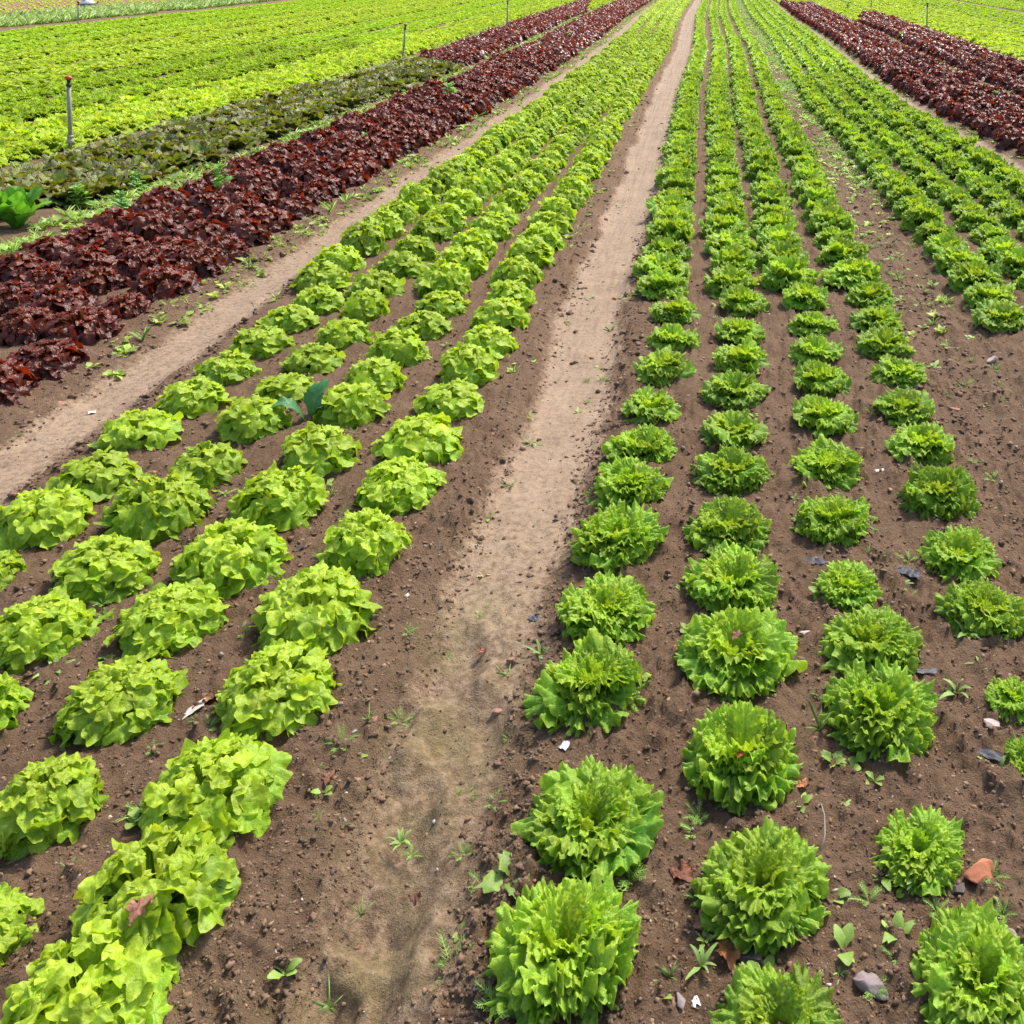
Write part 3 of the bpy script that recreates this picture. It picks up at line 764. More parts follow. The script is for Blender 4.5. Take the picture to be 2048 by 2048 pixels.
# small scattered seedlings
ZONES = [('on the broad bare path', -.80, -.42, 34), ('between the frilly rows', -.1, .62, 34), ('between the oak-leaf rows', -1.95, -1.1, 26), ('on the weedy brown strip', .88, 1.2, 40)]
TD = {'feathery': 'small feathery seedling', 'round': 'small round-leaved seedling', 'narrow': 'small narrow-leaved seedling', 'toothed': 'small toothed seedling', 'grass': 'small grass seedling'}
heads_near = np.array([(p['x'], p['y'], p['d']) for p in plants if p['y'] < 10])
def clear(x, y, f=.5):
    return np.min(np.hypot(heads_near[:, 0] - x, heads_near[:, 1] - y) - f * heads_near[:, 2]) > 0 if y < 9.5 else True
for zn, xa, xb, n in ZONES:
    c = 0; tries = 0
    while c < n and tries < 3000:
        tries += 1
        v = WR.uniform(130, 1900) if zn[0] != 'x' else 0
        y = F * H / (v * 2048 / 1932 + 85); x = WR.uniform(xa, xb)
        if y > 9 or not clear(x, y, .54): continue
        px, py = to_px(x, y)
        if not (0 < px < 2048 and py < 2048): continue
        k = WR.choice(['feathery', 'round', 'narrow', 'toothed', 'grass'], p=[.42, .2, .15, .08, .15])
        put_weed(k, x, y, WR.uniform(.03, .075) * (1.25 if zn[-1] == 'p' and y > 3 else 1), TD[k] + ' ' + zn, 'weed', 'seedlings ' + zn); c += 1

def weed_mass(name, label, strips, kinds, wts):
    mb = MB(); lows = {k: [weed_arrays(k, v + 60, True) for v in range(4)] for k in kinds}
    for xa, xb, ya, yb, dens, smin, smax in strips:
        n = int(abs(xb - xa) * (yb - ya) * dens * 2.6)
        for _ in range(n):
            y = ya + (yb - ya) * WR.random(); x0 = WR.uniform(xa, xb); x = float(row_x(x0, y))
            px, py = to_px(x, y)
            if not (-250 < px < 2300 and -60 < py < 2100): continue
            if vnoise(np.array([x * 2.2]), np.array([y * 1.1]), 5)[0] < -.22 + .1 * WR.normal(): continue
            if y < 9.5 and not clear(x, y, .45): continue
            k = WR.choice(kinds, p=wts); Vv, Qq, Cc = lows[k][int(WR.integers(4))]
            s_ = WR.uniform(smin, smax)
            mb.add(rotz(Vv, WR.uniform(0, 6.28)) * s_ + np.array([x, y, gz(x, y) - .004]), Qq, None, np.clip(Cc * WR.uniform(.8, 1.25), 0, .9) * np.array([1 + .25 * WR.random(), 1.05, .8]))
    o = link(name, mb.mesh(name, M_WEED)); tag(o, label, 'weeds', None, 'stuff'); print(name, mb.n)
KW = ['feathery', 'round', 'narrow', 'toothed', 'grass']; PW = [.25, .3, .12, .18, .15]
weed_mass('weeds', 'green weeds crowding the strip edges beside the red lettuce beds',
          [(-2.68, -2.46, 4.2, 44, 42, .06, .14), (-2.62, -2.5, 3.2, 6, 22, .04, .09), (-4.22, -3.88, 5.0, 44, 75, .07, .17), (-4.25, -3.9, 5.0, 12, 40, .08, .2), (-5.3, -4.0, 4.5, 6.9, 24, .07, .2),
           (-5.85, -5.42, 7.5, 44, 40, .06, .16), (3.88, 4.1, 9, 44, 40, .06, .14), (2.62, 2.72, 7, 44, 45, .05, .11), (2.36, 2.46, 7, 44, 25, .04, .1), (5.3, 5.45, 12, 44, 25, .05, .12)], KW, PW)
weed_mass('weeds', 'yellow-green weeds thickening along the brown strip between the frilly beds',
          [(.88, 1.20, 4.5, 8, 30, .05, .11), (.88, 1.2, 7, 15, 110, .05, .12), (.86, 1.22, 13, 44, 170, .06, .13), (-.9, -.80, 4.2, 44, 26, .04, .09), (-.44, -.38, 3.5, 44, 35, .04, .09), (-2.24, -2.16, 5, 40, 14, .04, .08)], KW, PW)
# taller weeds standing out of the beds
for k, px, py, sz, lab in [
    ('bushy', 423, 350, .34, 'tall green weed sticking up at the far edge of the nearest red bed'),
    ('bushy', 848, 192, .42, 'broad pale green bush weed spread over the red lettuces'),
    ('bushy', 690, 262, .20, 'dull green weed half buried among the red lettuces'),
    ('bushy', 1075, 72, .30, 'small green weed far along in the red bed beside the oak-leaf path'),
    ('bushy', 1020, 92, .28, 'green weed in the middle of the far part of the red bed'),
    ('bushy', 1877, 185, .22, 'yellow-green weed rising from the red bed past the frilly rows'),
    ('bushy', 1600, 18, .45, 'yellow-green weed at the far tip of the red bed past the frilly rows'),
    ('bushy', 1700, 73, .30, 'small yellow-green weed midway along the red bed past the frilly rows'),
    ('bushy', 1775, 128, .22, 'green weed on the weedy strip between the two farther red beds'),
    ('bushy', 1905, 130, .26, 'largest weed on the strip between the two farther red beds'),
    ('bushy', 150, 380, .26, 'leafy weed beside the cabbage-like lettuce under the bronze bed'),
    ('bushy', 232, 385, .24, 'leafy weed on the strip between bronze lettuces and red lettuces'),
    ('bushy', 262, 350, .26, 'taller leafy weed at the bronze bed edge'),
    ('toothed', 268, 472, .16, 'pale weed poking through the near red lettuces'),
    ('toothed', 135, 498, .15, 'light green weed between red lettuces near the bed edge'),
    ('round', 315, 515, .16, 'two-leaved weed in the near red lettuces'),
    ('round', 45, 610, .14, 'small bright weed among the nearest red lettuces'),
]:
    x, y = ground_at(px, py, .06)
    put_weed(k, x, y, sz, lab, 'weed', 'tall weeds in the beds')

# ---------------------------------------------------------------- odd plants
def leaf_plant(name, specs, col, rib, mat, loc, label, cat, group=None, seed=1, drop=.55):
    rng = np.random.default_rng(seed); mb = MB()
    for i, (L, W, e0, e1, az, cup, ruf) in enumerate(specs):
        V, Q, U, Vv, m = leaf(rng, 31, 25, L, W, R(e0), R(e1), cup=cup, ruf=ruf, nr=6, base=.42, wid0=.6, drop=drop, blis=.001, bend=2.2, twist=rng.normal(0, .12))
        V = rotz(V + np.array([.012, 0, .005]), R(az))
        rb = np.clip(np.exp(-(U / .06) ** 2) * (1 - .5 * Vv), 0, 1)[:, None] * .8
        mb.add(V, Q, None, np.array(col) * (1 + .1 * rng.normal()) * (1 - rb) + np.array(rib) * rb)
    o = link(name, mb.mesh(name, mat), None, loc)
    return tag(o, label, cat, group)
def cabbage_specs(seed):
    r = np.random.default_rng(seed); sp = []
    for i in range(14):
        t = (i + .5) / 14
        sp.append((lerp(.24, .29, t), lerp(.06, .10, t), lerp(88, 52, t) + 4 * r.normal(), lerp(80, 5, t) + 12 * r.normal(), i * 137.5 + 12 * r.normal(), .22 - .1 * t, .010))
    return sp
x, y = ground_at(36, 432, 0)
leaf_plant('romaine_lettuce', cabbage_specs(3), (.17, .47, .04), (.40, .58, .16), M_OAK, (x, y, gz(x, y)), 'big upright spoon-leaved lettuce standing clear at the end of the bronze bed', 'lettuce', 'upright spoon-leaved lettuces', 3)
x, y = ground_at(-22, 440, 0)
leaf_plant('romaine_lettuce', cabbage_specs(5), (.15, .44, .04), (.40, .58, .16), M_OAK, (x, y, gz(x, y)), 'upright spoon-leaved lettuce cut by the frame edge beside its twin', 'lettuce', 'upright spoon-leaved lettuces', 5)
x, y = ground_at(583, 790, 0)
leaf_plant('broad_leaved_weed', [(.16, .036, 70, -60, 205, .12, .003), (.16, .046, 75, 5, 60, .2, .003), (.11, .035, 65, -20, 20, .2, .003)],
           (.06, .19, .06), (.16, .30, .12), M_WEED, (x, y, gz(x, y)), 'blue-green broad-leaved weed arching between oak-leaf lettuces', 'weed', None, 8)

# ---------------------------------------------------------------- stones, soil crumbs, litter
def ico(sub=1):
    t = (1 + 5 ** .5) / 2
    V = [(-1, t, 0), (1, t, 0), (-1, -t, 0), (1, -t, 0), (0, -1, t), (0, 1, t), (0, -1, -t), (0, 1, -t), (t, 0, -1), (t, 0, 1), (-t, 0, -1), (-t, 0, 1)]
    Tq = [(0, 11, 5), (0, 5, 1), (0, 1, 7), (0, 7, 10), (0, 10, 11), (1, 5, 9), (5, 11, 4), (11, 10, 2), (10, 7, 6), (7, 1, 8), (3, 9, 4), (3, 4, 2), (3, 2, 6), (3, 6, 8), (3, 8, 9), (4, 9, 5), (2, 4, 11), (6, 2, 10), (8, 6, 7), (9, 8, 1)]
    V = [np.array(v) / np.linalg.norm(v) for v in V]
    for _ in range(sub):
        c = {}; T2 = []
        def md(a, b):
            k = (min(a, b), max(a, b))
            if k not in c: c[k] = len(V); V.append((V[a] + V[b]) / np.linalg.norm(V[a] + V[b]))
            return c[k]
        for a, b, d in Tq:
            ab, bd, da = md(a, b), md(b, d), md(d, a); T2 += [(a, ab, da), (b, bd, ab), (d, da, bd), (ab, bd, da)]
        Tq = T2
    return np.array(V), np.array(Tq)
I0, I3 = ico(0), ico(3)
def rock(seed, cuts=13, depth=.66):
    rng = np.random.default_rng(seed); V = I3[0].copy()
    for _ in range(cuts):
        n = nrm(rng.normal(0, 1, 3)); d = rng.uniform(depth - .18, depth + .12); k = V @ n
        V = V - np.maximum(0, k - d)[:, None] * n
    V += .05 * np.stack([fbm(V[:, 0] * 3 + seed, V[:, 1] * 3 + V[:, 2] * 2, 3, 7 + j) for j in range(3)], -1)
    return V
M_BRICK = simple_mat('brick_fragment', (.42, .155, .075), .9, nscale=40, var=.3, bump=.5)
M_GREY = simple_mat('grey_stone', (.26, .20, .19), .75, nscale=25, var=.3, bump=.4)
M_DARK = simple_mat('dark_stone', (.10, .075, .068), .7, nscale=25, var=.3, bump=.4)
M_PALE = simple_mat('pale_stone', (.46, .37, .33), .8, nscale=25, var=.25, bump=.4)
M_PINK = simple_mat('pink_stone', (.34, .17, .115), .8, nscale=30, var=.3, bump=.4)
for px, py, w, dim, m, rz, nm, lab in [
    (1853, 1640, 72, (1, .62, .5), M_BRICK, .35, 'brick_fragment', 'orange brick fragment lying beside the small frilly lettuce'),
    (1645, 1843, 75, (1, .55, .5), M_GREY, -.6, 'stone', 'grey-violet pointed stone with a sharp ridge in open soil'),
    (1420, 1797, 74, (1, .5, .45), M_DARK, -.7, 'stone', 'long dark stone under the front leaves of a big frilly lettuce'),
    (1903, 1762, 40, (1, .8, .6), M_GREY, .2, 'stone', 'rounded grey stone by the frame edge behind the corner lettuce'),
    (1284, 1880, 34, (.6, 1, .6), M_GREY, .3, 'stone', 'grey upright chip left of the bottom-edge lettuce'),
    (1806, 1668, 36, (1, .8, .6), M_DARK, .5, 'stone', 'dark stone between the brick fragment and the small lettuce'),
    (1870, 1357, 36, (1, .8, .7), M_PALE, .1, 'stone', 'palest rounded stone in the outer frilly row soil'),
    (1524, 1189, 36, (1, .5, .4), M_PALE, .1, 'stone', 'flat pinkish-grey stone left of a frilly lettuce'),
    (1693, 1077, 28, (1, .8, .6), M_PALE, .9, 'stone', 'pale stone right of the small stunted lettuce'),
    (1536, 1382, 20, (1, .8, .6), M_BRICK, .9, 'brick_chip', 'small red brick chip beside the grass tuft'),
    (1430, 1530, 28, (.7, 1, .7), M_DARK, .4, 'stone', 'dark stone squeezed between two frilly lettuces of the second row'),
    (285, 888, 27, (1, .7, .6), M_PINK, .4, 'stone', 'pinkish stone between oak-leaf lettuces in the outer rows'),
    (297, 1378, 20, (1, .7, .6), M_PINK, .4, 'stone', 'reddish stone in front of an oak-leaf lettuce by the grey sliver'),
    (704, 1334, 17, (1, .8, .7), M_PINK, .8, 'stone', 'small brown-pink stone in the shoulder of the broad path'),
    (934, 1305, 24, (1, .5, .4), M_PINK, .2, 'stone', 'flat pink stone on the path edge with a weed in front'),
    (1875, 668, 28, (1, .7, .6), M_PALE, .3, 'stone', 'pale pinkish stone on the weedy strip'),
    (1800, 757, 24, (1, .5, .4), M_PINK, -.5, 'stone', 'long brown stone on the weedy strip'),
    (862, 1512, 18, (1, .6, .5), M_PINK, .2, 'stone', 'pink pebble on the path above the feathery weeds'),
    (1160, 545, 16, (1, .7, .6), M_BRICK, .2, 'brick_chip', 'orange chip lying alone far up the broad bare path'),
    (112, 748, 20, (1, .7, .6), M_PINK, .2, 'stone', 'brown stone on the bare soil near the first red lettuces'),
]:
    x, y = ground_at(px, py, .01); sc_ = w * 1.06 * y / F / 2
    V = rock(int(px)) * np.array(dim) * sc_ * 1.12
    o = link(nm, mk_mesh(nm, V, None, m, None, False, I3[1]), None, (x, y, gz(x, y) + dim[2] * sc_ * .28), rz)
    me_ = o.data; me_.polygons.foreach_set('use_smooth', np.ones(len(me_.polygons), bool)); me_.set_sharp_from_angle(angle=R(16))
    tag(o, lab, 'stone', 'stones on the soil')

M_CRUMB = simple_mat('soil_crumb', (.13, .078, .05), .95, attr=True, nscale=60, var=.3, bump=.3)
def scatter(name, label, cat, n, size, cols, flat, pw_, ymax, seed):
    rng = np.random.default_rng(seed); Vs = []; Cs = []; cnt = 0
    v = rng.uniform((F * H / ymax), 2200, n); y = F * H / v; x = (rng.uniform(-40, 2090, n) - 1426) * y / F
    keep = np.ones(n, bool)
    for x0, hw, dp in PATHS:
        d = np.abs(x - row_x(x0, y)); keep &= (d > hw * .9) | (rng.random(n) < pw_)
    keep &= (x < 2.3) & (x > -2.75)
    x, y = x[keep], y[keep]; n = len(x)
    z = height(x, y, True)
    s_ = size[0] * (size[1] / size[0]) ** (rng.random(n) ** 2.2)
    s_ *= np.clip(y / 2.2, .9, 1.6)
    base, T = I0; nb = len(base)
    J = base[None] * (1 + .30 * rng.normal(size=(n, nb, 1))) * (np.array([1, .85, .7])[None, None] * (1 + .3 * rng.normal(size=(n, 1, 3))))
    a = rng.uniform(0, 6.28, n); ca, sa = np.cos(a)[:, None], np.sin(a)[:, None]
    P = np.stack([J[..., 0] * ca - J[..., 1] * sa, J[..., 0] * sa + J[..., 1] * ca, J[..., 2]], -1) * s_[:, None, None] + np.stack([x, y, z + s_ * .05], -1)[:, None]
    cidx = rng.integers(len(cols), size=n); Cc = np.array(cols)[cidx] * rng.uniform(.75, 1.25, (n, 1))
    T = (T[None] + (np.arange(n) * nb)[:, None, None]).reshape(-1, 3)
    me = mk_mesh(name, P.reshape(-1, 3), None, M_CRUMB, np.repeat(Cc, nb, 0), False, T)
    tag(link(name, me), label, cat, None, 'stuff')
scatter('soil_crumbs', 'dark soil crumbs and clods strewn over the beds and path shoulders', 'soil', 52000, (.0010, .0062), [(.15, .088, .051), (.19, .115, .068), (.13, .075, .043), (.24, .155, .093)], True, .05, 9.0, 5)
def clods(n, bands, ymax, seed):
    rng = np.random.default_rng(seed); B, T0 = ico(1); nb = len(B)
    v = rng.uniform(F * H / ymax, 2200, n); y = F * H / v; bi = rng.integers(len(bands), size=n)
    x = np.array([rng.normal(bands[b][0], bands[b][1]) for b in bi])
    x = np.where(True, [float(row_x(a, b)) for a, b in zip(x, y)], x)
    k = np.array([clear(a, b, .46) for a, b in zip(x, y)]); x, y = x[k], y[k]; n = len(x)
    s_ = .0018 * (4.5 ** (rng.random(n) ** 2.2)) * np.clip(y / 2.5, .9, 2.2)
    J = B[None] * (1 + .34 * rng.normal(size=(n, nb, 1))) * (np.array([1, .85, .65]) * (1 + .2 * rng.normal(size=(n, 1, 3))))
    a = rng.uniform(0, 6.28, n); ca, sa = np.cos(a)[:, None], np.sin(a)[:, None]
    z = height(x, y, True)
    P = np.stack([J[..., 0] * ca - J[..., 1] * sa, J[..., 0] * sa + J[..., 1] * ca, J[..., 2]], -1) * s_[:, None, None] + np.stack([x, y, z - s_ * .05], -1)[:, None]
    Cc = np.array([(.165, .099, .058)]) * rng.uniform(.7, 1.35, (n, 1))
    T = (T0[None] + (np.arange(n) * nb)[:, None, None]).reshape(-1, 3)
    tag(link('soil_clods', mk_mesh('soil_clods', P.reshape(-1, 3), None, M_CRUMB, np.repeat(Cc, nb, 0), False, T)), 'crumbly brown clods heaped along the path shoulders', 'soil', None, 'stuff')
clods(9500, [(-.40, .05), (-.38, .05), (-.77, .07), (.98, .13), (1.05, .12), (-2.56, .06), (-2.2, .04)], 16, 9)
scatter('pebbles', 'small pale and reddish pebbles sprinkled over the soil', 'pebbles', 1300, (.0014, .006), [(.36, .28, .24), (.30, .17, .12), (.26, .21, .20), (.45, .41, .38), (.14, .10, .09)], True, .5, 9.0, 6)

M_DEAD = leaf_mat('dead_leaf', .6, .2, .3, bump=.4, tint=(1.1, .7, .4), scale=90)
def dead_leaf(px, py, z, size, rz, col, lab, seed, curl=40):
    rng = np.random.default_rng(seed)
    V, Q, U, Vv, m = leaf(rng, 15, 15, 1.0, .30, R(curl), R(-curl), cup=.35, ruf=.08, nr=6, lobe=.22, nl=8, base=.12, wid0=.6, drop=.45, pw=2)
    x, y = ground_at(px, py, z)
    V = (V - np.array([.45, 0, 0])) * size
    c = np.array(col) * (1 + .25 * (np.sin(7 * Vv + 3 * U))[:, None])
    o = link('dead_leaf', mk_mesh('dead_leaf', V, Q, M_DEAD, np.clip(c, .01, .8)), None, (x, y, (z if z > .02 else gz(x, y) + .004)), rz)
    tag(o, lab, 'dead leaf', 'dead leaves')
DL = (.30, .115, .05)
dead_leaf(283, 1696, .105, .055, 1.4, (.34, .16, .10), 'curled brown dead leaf resting on top of a big oak-leaf lettuce', 1)
dead_leaf(1372, 1792, 0, .062, -1.2, (.40, .17, .06), 'orange-brown lobed dead leaf beside the long dark stone', 2, 12)
dead_leaf(1512, 1484, 0, .035, .4, (.45, .20, .09), 'small orange dead leaf right of a big frilly lettuce', 3, 25)
dead_leaf(1290, 1655, 0, .06, 2.6, (.20, .075, .045), 'dark red-brown dead leaf left of the large second-row frilly lettuce', 4, 20)
dead_leaf(1222, 1634, 0, .05, .1, (.30, .12, .06), 'brown dead leaf at the foot of the second frilly lettuce by the path', 5, 20)
dead_leaf(1325, 1745, 0, .05, .5, (.30, .15, .10), 'pinkish dead leaf under the front of a big frilly lettuce', 6, 20)
dead_leaf(680, 1455, 0, .035, -1.1, (.40, .23, .15), 'pale tan dead leaf standing at the path shoulder', 7, 45)
dead_leaf(782, 1668, 0, .035, -1.0, (.15, .07, .04), 'dark curled dead leaf lying in a footprint', 8, 45)
dead_leaf(905, 1204, 0, .028, .6, (.42, .18, .11), 'small orange dead leaf in the middle of the bare path', 9, 30)
dead_leaf(968, 1221, 0, .045, -.3, (.38, .25, .16), 'tan curled dead leaf at the path edge by a weed', 10, 45)
dead_leaf(907, 1062, 0, .045, .2, (.55, .42, .22), 'flat straw-yellow dead leaf on the bare path', 11, 8)
dead_leaf(1388, 1190, .10, .035, .9, (.20, .10, .05), 'little brown dead leaf caught in the top of a frilly lettuce', 12, 20)
dead_leaf(1396, 1408, .10, .024, .9, (.40, .10, .03), 'tiny red-brown dead leaf in the heart of a frilly lettuce', 13, 20)
dead_leaf(392, 1316, 0, .05, .5, (.36, .17, .08), 'orange dead leaf between two oak-leaf lettuces', 14, 25)
dead_leaf(620, 1466, 0, .035, 1.5, (.30, .13, .07), 'brown dead leaf below an oak-leaf lettuce at the path', 15, 35)
dead_leaf(85, 1838, 0, .04, .2, (.40, .17, .09), 'orange dead leaf between the nearest oak-leaf lettuces', 16, 25)
dead_leaf(445, 605, 0, .06, .3, (.40, .26, .18), 'pale dead leaf on the narrow tan path', 17, 20)

M_FILM = simple_mat('dark_plastic_film', (.045, .048, .065), .5, spec=.3, nscale=90, var=.3, bump=.2)
M_WHITE = simple_mat('white_scrap', (.62, .61, .60), .5, nscale=30, var=.05, bump=.1)
M_SLIVER = simple_mat('grey_sliver', (.42, .40, .36), .6, nscale=30, var=.15, bump=.1)
def scrap(px, py, a, b, rz, mat, nm, lab, seed, crump=.35, cat='scrap'):
    rng = np.random.default_rng(seed); nu, nv = 11, 9
    U, W_ = np.meshgrid(np.linspace(-1, 1, nu), np.linspace(-1, 1, nv))
    z = crump * (.5 + np.abs(fbm(U * 1.3 + seed, W_ * 1.3, 3, seed)) * 2.2) * min(a, b)
    xx = U * a * (1 + .25 * fbm(U + seed, W_ * 1.5, 2, seed + 1)); yy = W_ * b * (1 + .6 * fbm(U * 1.5 + seed, W_, 2, seed + 2))
    x, y = ground_at(px, py, 0)
    o = link(nm, mk_mesh(nm, np.stack([xx, yy, z], -1).reshape(-1, 3), grid_quads(nv, nu), mat), None, (x, y, float(height(np.array([x]), np.array([y]))[0]) + .001), rz)
    tag(o, lab, cat, 'scraps lying on the soil')
scrap(811, 1021, .008, .022, .4, M_FILM, 'film_scrap', 'twisted black film scrap beside an oak-leaf lettuce at the path', 1)
scrap(1007, 1140, .014, .012, .4, M_FILM, 'film_scrap', 'crumpled grey-black film scrap on the path by a frilly lettuce', 2)
scrap(1713, 1090, .03, .022, -.3, M_FILM, 'film_scrap', 'folded black film piece beside the small stunted lettuce', 3, .6)
scrap(1534, 1056, .03, .016, .1, M_FILM, 'film_scrap', 'flat black film piece behind the small stunted lettuce', 4)
scrap(1747, 1273, .026, .008, .1, M_FILM, 'film_scrap', 'thin black film strip right of a frilly lettuce in the third row', 5)
scrap(1860, 1430, .034, .012, -.5, M_FILM, 'film_scrap', 'torn blue-black film strip with a weed growing through it', 6, .6)
scrap(1318, 1300, .034, .012, -.3, M_FILM, 'film_scrap', 'dark film scrap in the shade between frilly rows', 7, .5)
scrap(567, 1028, .012, .008, .4, M_FILM, 'film_scrap', 'small blue-grey film scrap between two oak-leaf lettuces', 8)
scrap(1066, 1402, .009, .012, -.4, M_WHITE, 'white_scrap', 'white petal-like scrap on the soil below the third frilly lettuce', 9, .3)
scrap(172, 762, .013, .010, .4, M_WHITE, 'white_scrap', 'white scrap on the soil by the first red lettuces', 10, .4)
scrap(1312, 1885, .006, .008, .4, M_WHITE, 'white_scrap', 'small square white scrap near the bottom-edge lettuce', 11, .2)
scrap(363, 1340, .010, .032, -.5, M_SLIVER, 'grey_sliver', 'flat grey sliver standing by an oak-leaf lettuce', 12, .5)
scrap(1660, 1375 - 480, .016, .006, .2, M_WHITE, 'white_scrap', 'white flake on the soil at the outer frilly row', 13, .2)
M_ROOT = simple_mat('white_root', (.62, .50, .40), .7)
x, y = ground_at(1549, 1580, 0)
V, Q, T = tube([(-.003, -.03, .004), (.006, -.008, .02), (.006, .012, .045), (.001, .02, .062)], [.0016, .0016, .0014, .0008], 6)
tag(link('root', mk_mesh('root', V, Q, M_ROOT, None, True, T), None, (x, y, gz(x, y))), 'thin white root curving up from the soil between frilly lettuces', 'root')

# ---------------------------------------------------------------- sprinklers, hose, tub
M_PIPE = simple_mat('galvanised_pipe', (.30, .29, .27), .55, .25, nscale=60, var=.25, bump=.1)
M_COLL = simple_mat('pipe_collar', (.36, .33, .29), .6, .2, nscale=80, var=.3, bump=.2)
M_BLACK = simple_mat('black_plastic', (.025, .024, .024), .5)
M_ORANGE = simple_mat('orange_plastic', (.62, .09, .02), .45)
M_RUST = simple_mat('rusty_brass', (.24, .12, .06), .6, .3)
SPR = 'sprinkler posts in line along the beds'
def sprinkler(px, py, hgt, lab, cap, lean=0.0):
    x, y = ground_at(px, py, 0)
    t = thing('sprinkler_post', lab, 'sprinkler', (x, y, gz(x, y) - .02), 0, SPR)
    t.rotation_euler = (0, lean + .26 * math.sin(TILT) / math.sin(R(25)) * (1426 - px * 1.06) / 1284, 0)
    r = .016
    link('pipe', MB().add(*tube([(0, 0, 0), (0, 0, hgt * .5), (0, 0, hgt - .07)], r, 12)).mesh('pipe', M_PIPE), t)
    link('collar', MB().add(*lathe([(.001, .095), (.026, .095), (.028, .10), (.028, .122), (.022, .126), (.022, .150), (.026, .152), (.026, .158), (.0165, .162)])).mesh('collar', M_COLL), t)
    nz = link('nozzle', MB().add(*lathe([(.017, hgt - .072), (.021, hgt - .07), (.021, hgt - .05), (.014, hgt - .046), (.014, hgt - .02), (.020, hgt - .016), (.020, hgt - .012), (.001, hgt - .010)])).mesh('nozzle', M_BLACK), t)
    link('cap', MB().add(*lathe([(.001, hgt + .022), (.018, hgt + .020), (.025, hgt + .010), (.026, hgt - .006), (.017, hgt - .012), (.001, hgt - .0125)])).add(
        *tube([(-.03, 0, hgt + .002), (.03, 0, hgt + .002)], [.007, .011], 8)).mesh('cap', cap), nz)
sprinkler(134, 287, .66, 'nearest sprinkler post, grey pipe with bright orange cap beside the bronze bed', M_ORANGE, -.02)
sprinkler(760, 111, .60, 'sprinkler post with rusty head where the bronze lettuces turn red', M_RUST, .08)
sprinkler(957, 50, .62, 'sprinkler post with rusty head beside the far red bed', M_RUST, .03)
sprinkler(1060, 10, .58, 'farthest sprinkler post at the tip of the second red bed', M_RUST, .02)
sprinkler(1748, 57, .62, 'sprinkler post where the grey hose ends by the far red bed', M_RUST, .03)
sprinkler(1644, 18, .60, 'small far sprinkler post beyond the end of the farther red bed', M_RUST, 0)
sprinkler(149, 50, .62, 'sprinkler post in front of the grey tub by the grass bank', M_RUST, 0)
sprinkler(455, 8, .58, 'distant sprinkler post deep in the green beds', M_RUST, 0)
M_HOSE = simple_mat('grey_hose', (.34, .36, .40), .45, nscale=30, var=.15, bump=.05)
pts = []
for yy in np.arange(9, 24.4, .3):
    xx = 4.84 + .03 * math.sin(yy * .9); pts.append((xx, yy, gz(xx, yy) + .05))
tag(link('hose', MB().add(*tube(pts, .032, 8)).mesh('hose', M_HOSE)), 'grey hose lying along the farther red bed and ending at a sprinkler post', 'hose')

x, y = ground_at(169, 20, 0)
M_TUB = simple_mat('grey_rubber_tub', (.30, .30, .29), .6, nscale=12, var=.15)
M_SACK = simple_mat('white_sack', (.74, .76, .80), .7, nscale=8, var=.08, bump=.5, bdist=.02)
M_BLUE = simple_mat('blue_print', (.16, .24, .50), .6)
t = thing('tub', 'grey tub on the grass bank holding a white sack', 'tub', (x, y, gz(x, y)), .3)
link('bowl', MB().add(*lathe([(.001, .0), (.17, .0), (.20, .02), (.24, .20), (.225, .20), (.19, .03), (.001, .025)], 28)).mesh('bowl', M_TUB), t)
link('rim', MB().add(*lathe([(.235, .195), (.258, .198), (.260, .212), (.245, .222), (.222, .215), (.222, .2)], 28)).mesh('rim', M_TUB), t)
for sgn in (-1, 1):
    link('handle', MB().add(*tube([(sgn * .25, -.07, .20), (sgn * .29, -.05, .25), (sgn * .30, 0, .27), (sgn * .29, .05, .25), (sgn * .25, .07, .20)], .011, 8)).mesh('handle', M_BLACK), t)
pr = [(.001, .0), (.16, .0), (.185, .06), (.19, .16), (.17, .24), (.11, .30), (.06, .32), (.001, .325)]
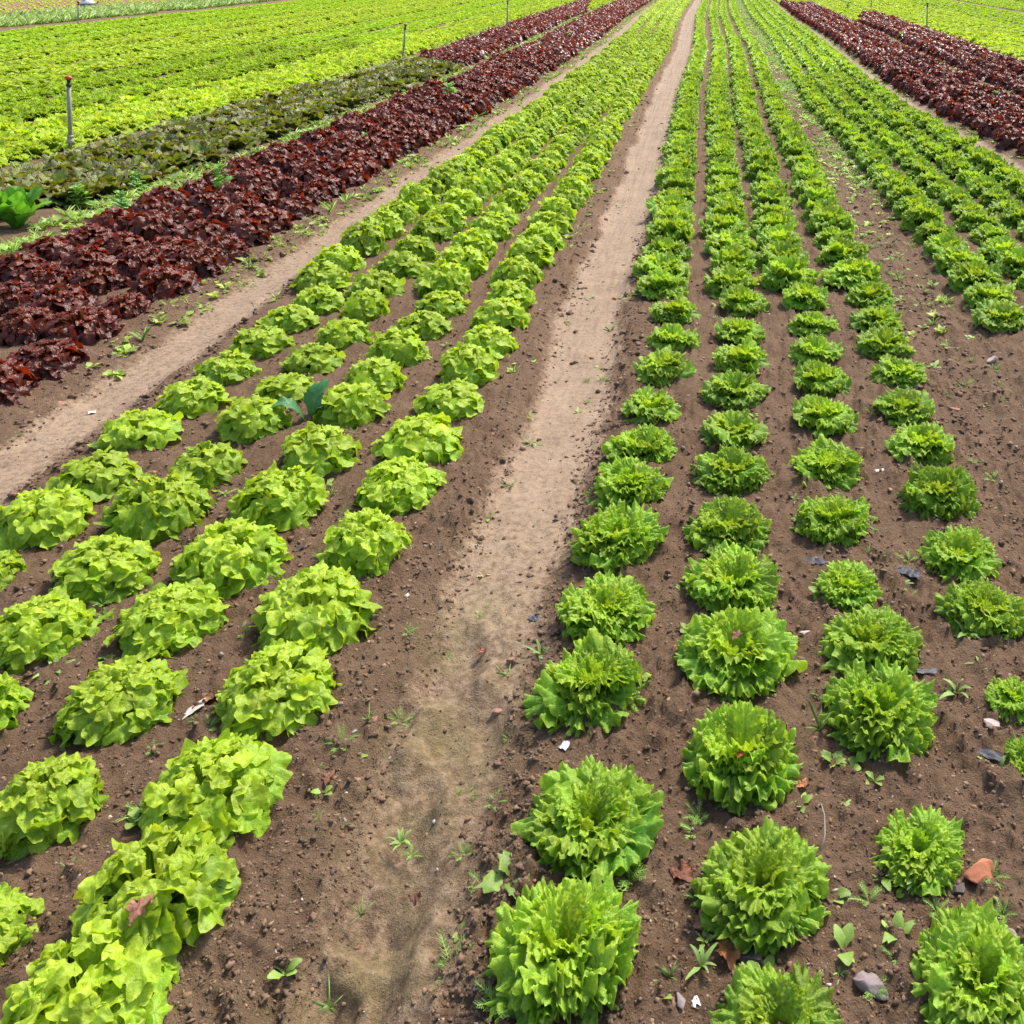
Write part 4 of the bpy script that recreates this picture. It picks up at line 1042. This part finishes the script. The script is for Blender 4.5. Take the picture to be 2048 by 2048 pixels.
V, Q = lathe(pr, 30); V += .03 * np.stack([fbm(V[:, 0] * 9 + 5 * j, V[:, 1] * 9 + V[:, 2] * 9, 3, j) for j in range(3)], -1)
sk = tag(link('sack', mk_mesh('sack', V, Q, M_SACK), None, (x, y, gz(x, y) + .035), .4), 'crumpled white sack with blue print standing in the grey tub', 'sack')
V, Q = lathe([(.150, .262), (.115, .300), (.070, .322)], 30)
link('print_band', mk_mesh('print_band', V + .03 * np.stack([fbm(V[:, 0] * 9 + 5 * j, V[:, 1] * 9 + V[:, 2] * 9, 3, j) for j in range(3)], -1) + np.array([0, 0, .012]), Q, M_BLUE), sk)

# grass bank and the field of seedlings beyond the last green bed
GR = np.random.default_rng(77); mb = MB(); lows = [weed_arrays('grass', v + 90, True) for v in range(5)]
for _ in range(9000):
    y = GR.uniform(22, 46); x = GR.uniform(-19.6, -16.9)
    px, py = to_px(x, y)
    if not (-200 < px < 1100 and -40 < py): continue
    if vnoise(np.array([x * .8]), np.array([y * .5]), 15)[0] < -.18: continue
    Vv, Qq, Cc = lows[int(GR.integers(5))]
    mb.add(rotz(Vv, GR.uniform(0, 6.28)) * GR.uniform(.14, .34) + np.array([x, y, gz(x, y)]), Qq, None, Cc * GR.uniform(.7, 1.3) * np.array([1.05, 1, .8]))
o = link('grass', mb.mesh('grass', M_WEED)); tag(o, 'rough green grass bank behind the last lettuce bed', 'grass', None, 'stuff')
mb = MB()
for k in range(40):
    x0 = -20.6 - k * .48
    for yy in np.arange(24, 48, .42):
        x = x0 + .05 * GR.normal(); y = yy + .05 * GR.normal(); px, py = to_px(x, y)
        if not (-200 < px < 700 and -40 < py): continue
        Vv, Qq, Cc, mt = head_low('pale', int(GR.integers(5)))
        mb.add(rotz(Vv, GR.uniform(0, 6.28)) * GR.uniform(.07, .115) * np.array([1, 1, 1.3]) + np.array([x, y, gz(x, y)]), Qq, None, np.clip(Cc * 1.15, 0, .85))
o = link('seedlings', mb.mesh('seedlings', M_OAK)); tag(o, 'pale young seedlings dotted over the brown field beyond the grass bank', 'seedlings', None, 'stuff')
print('grass, seedlings', mb.n)
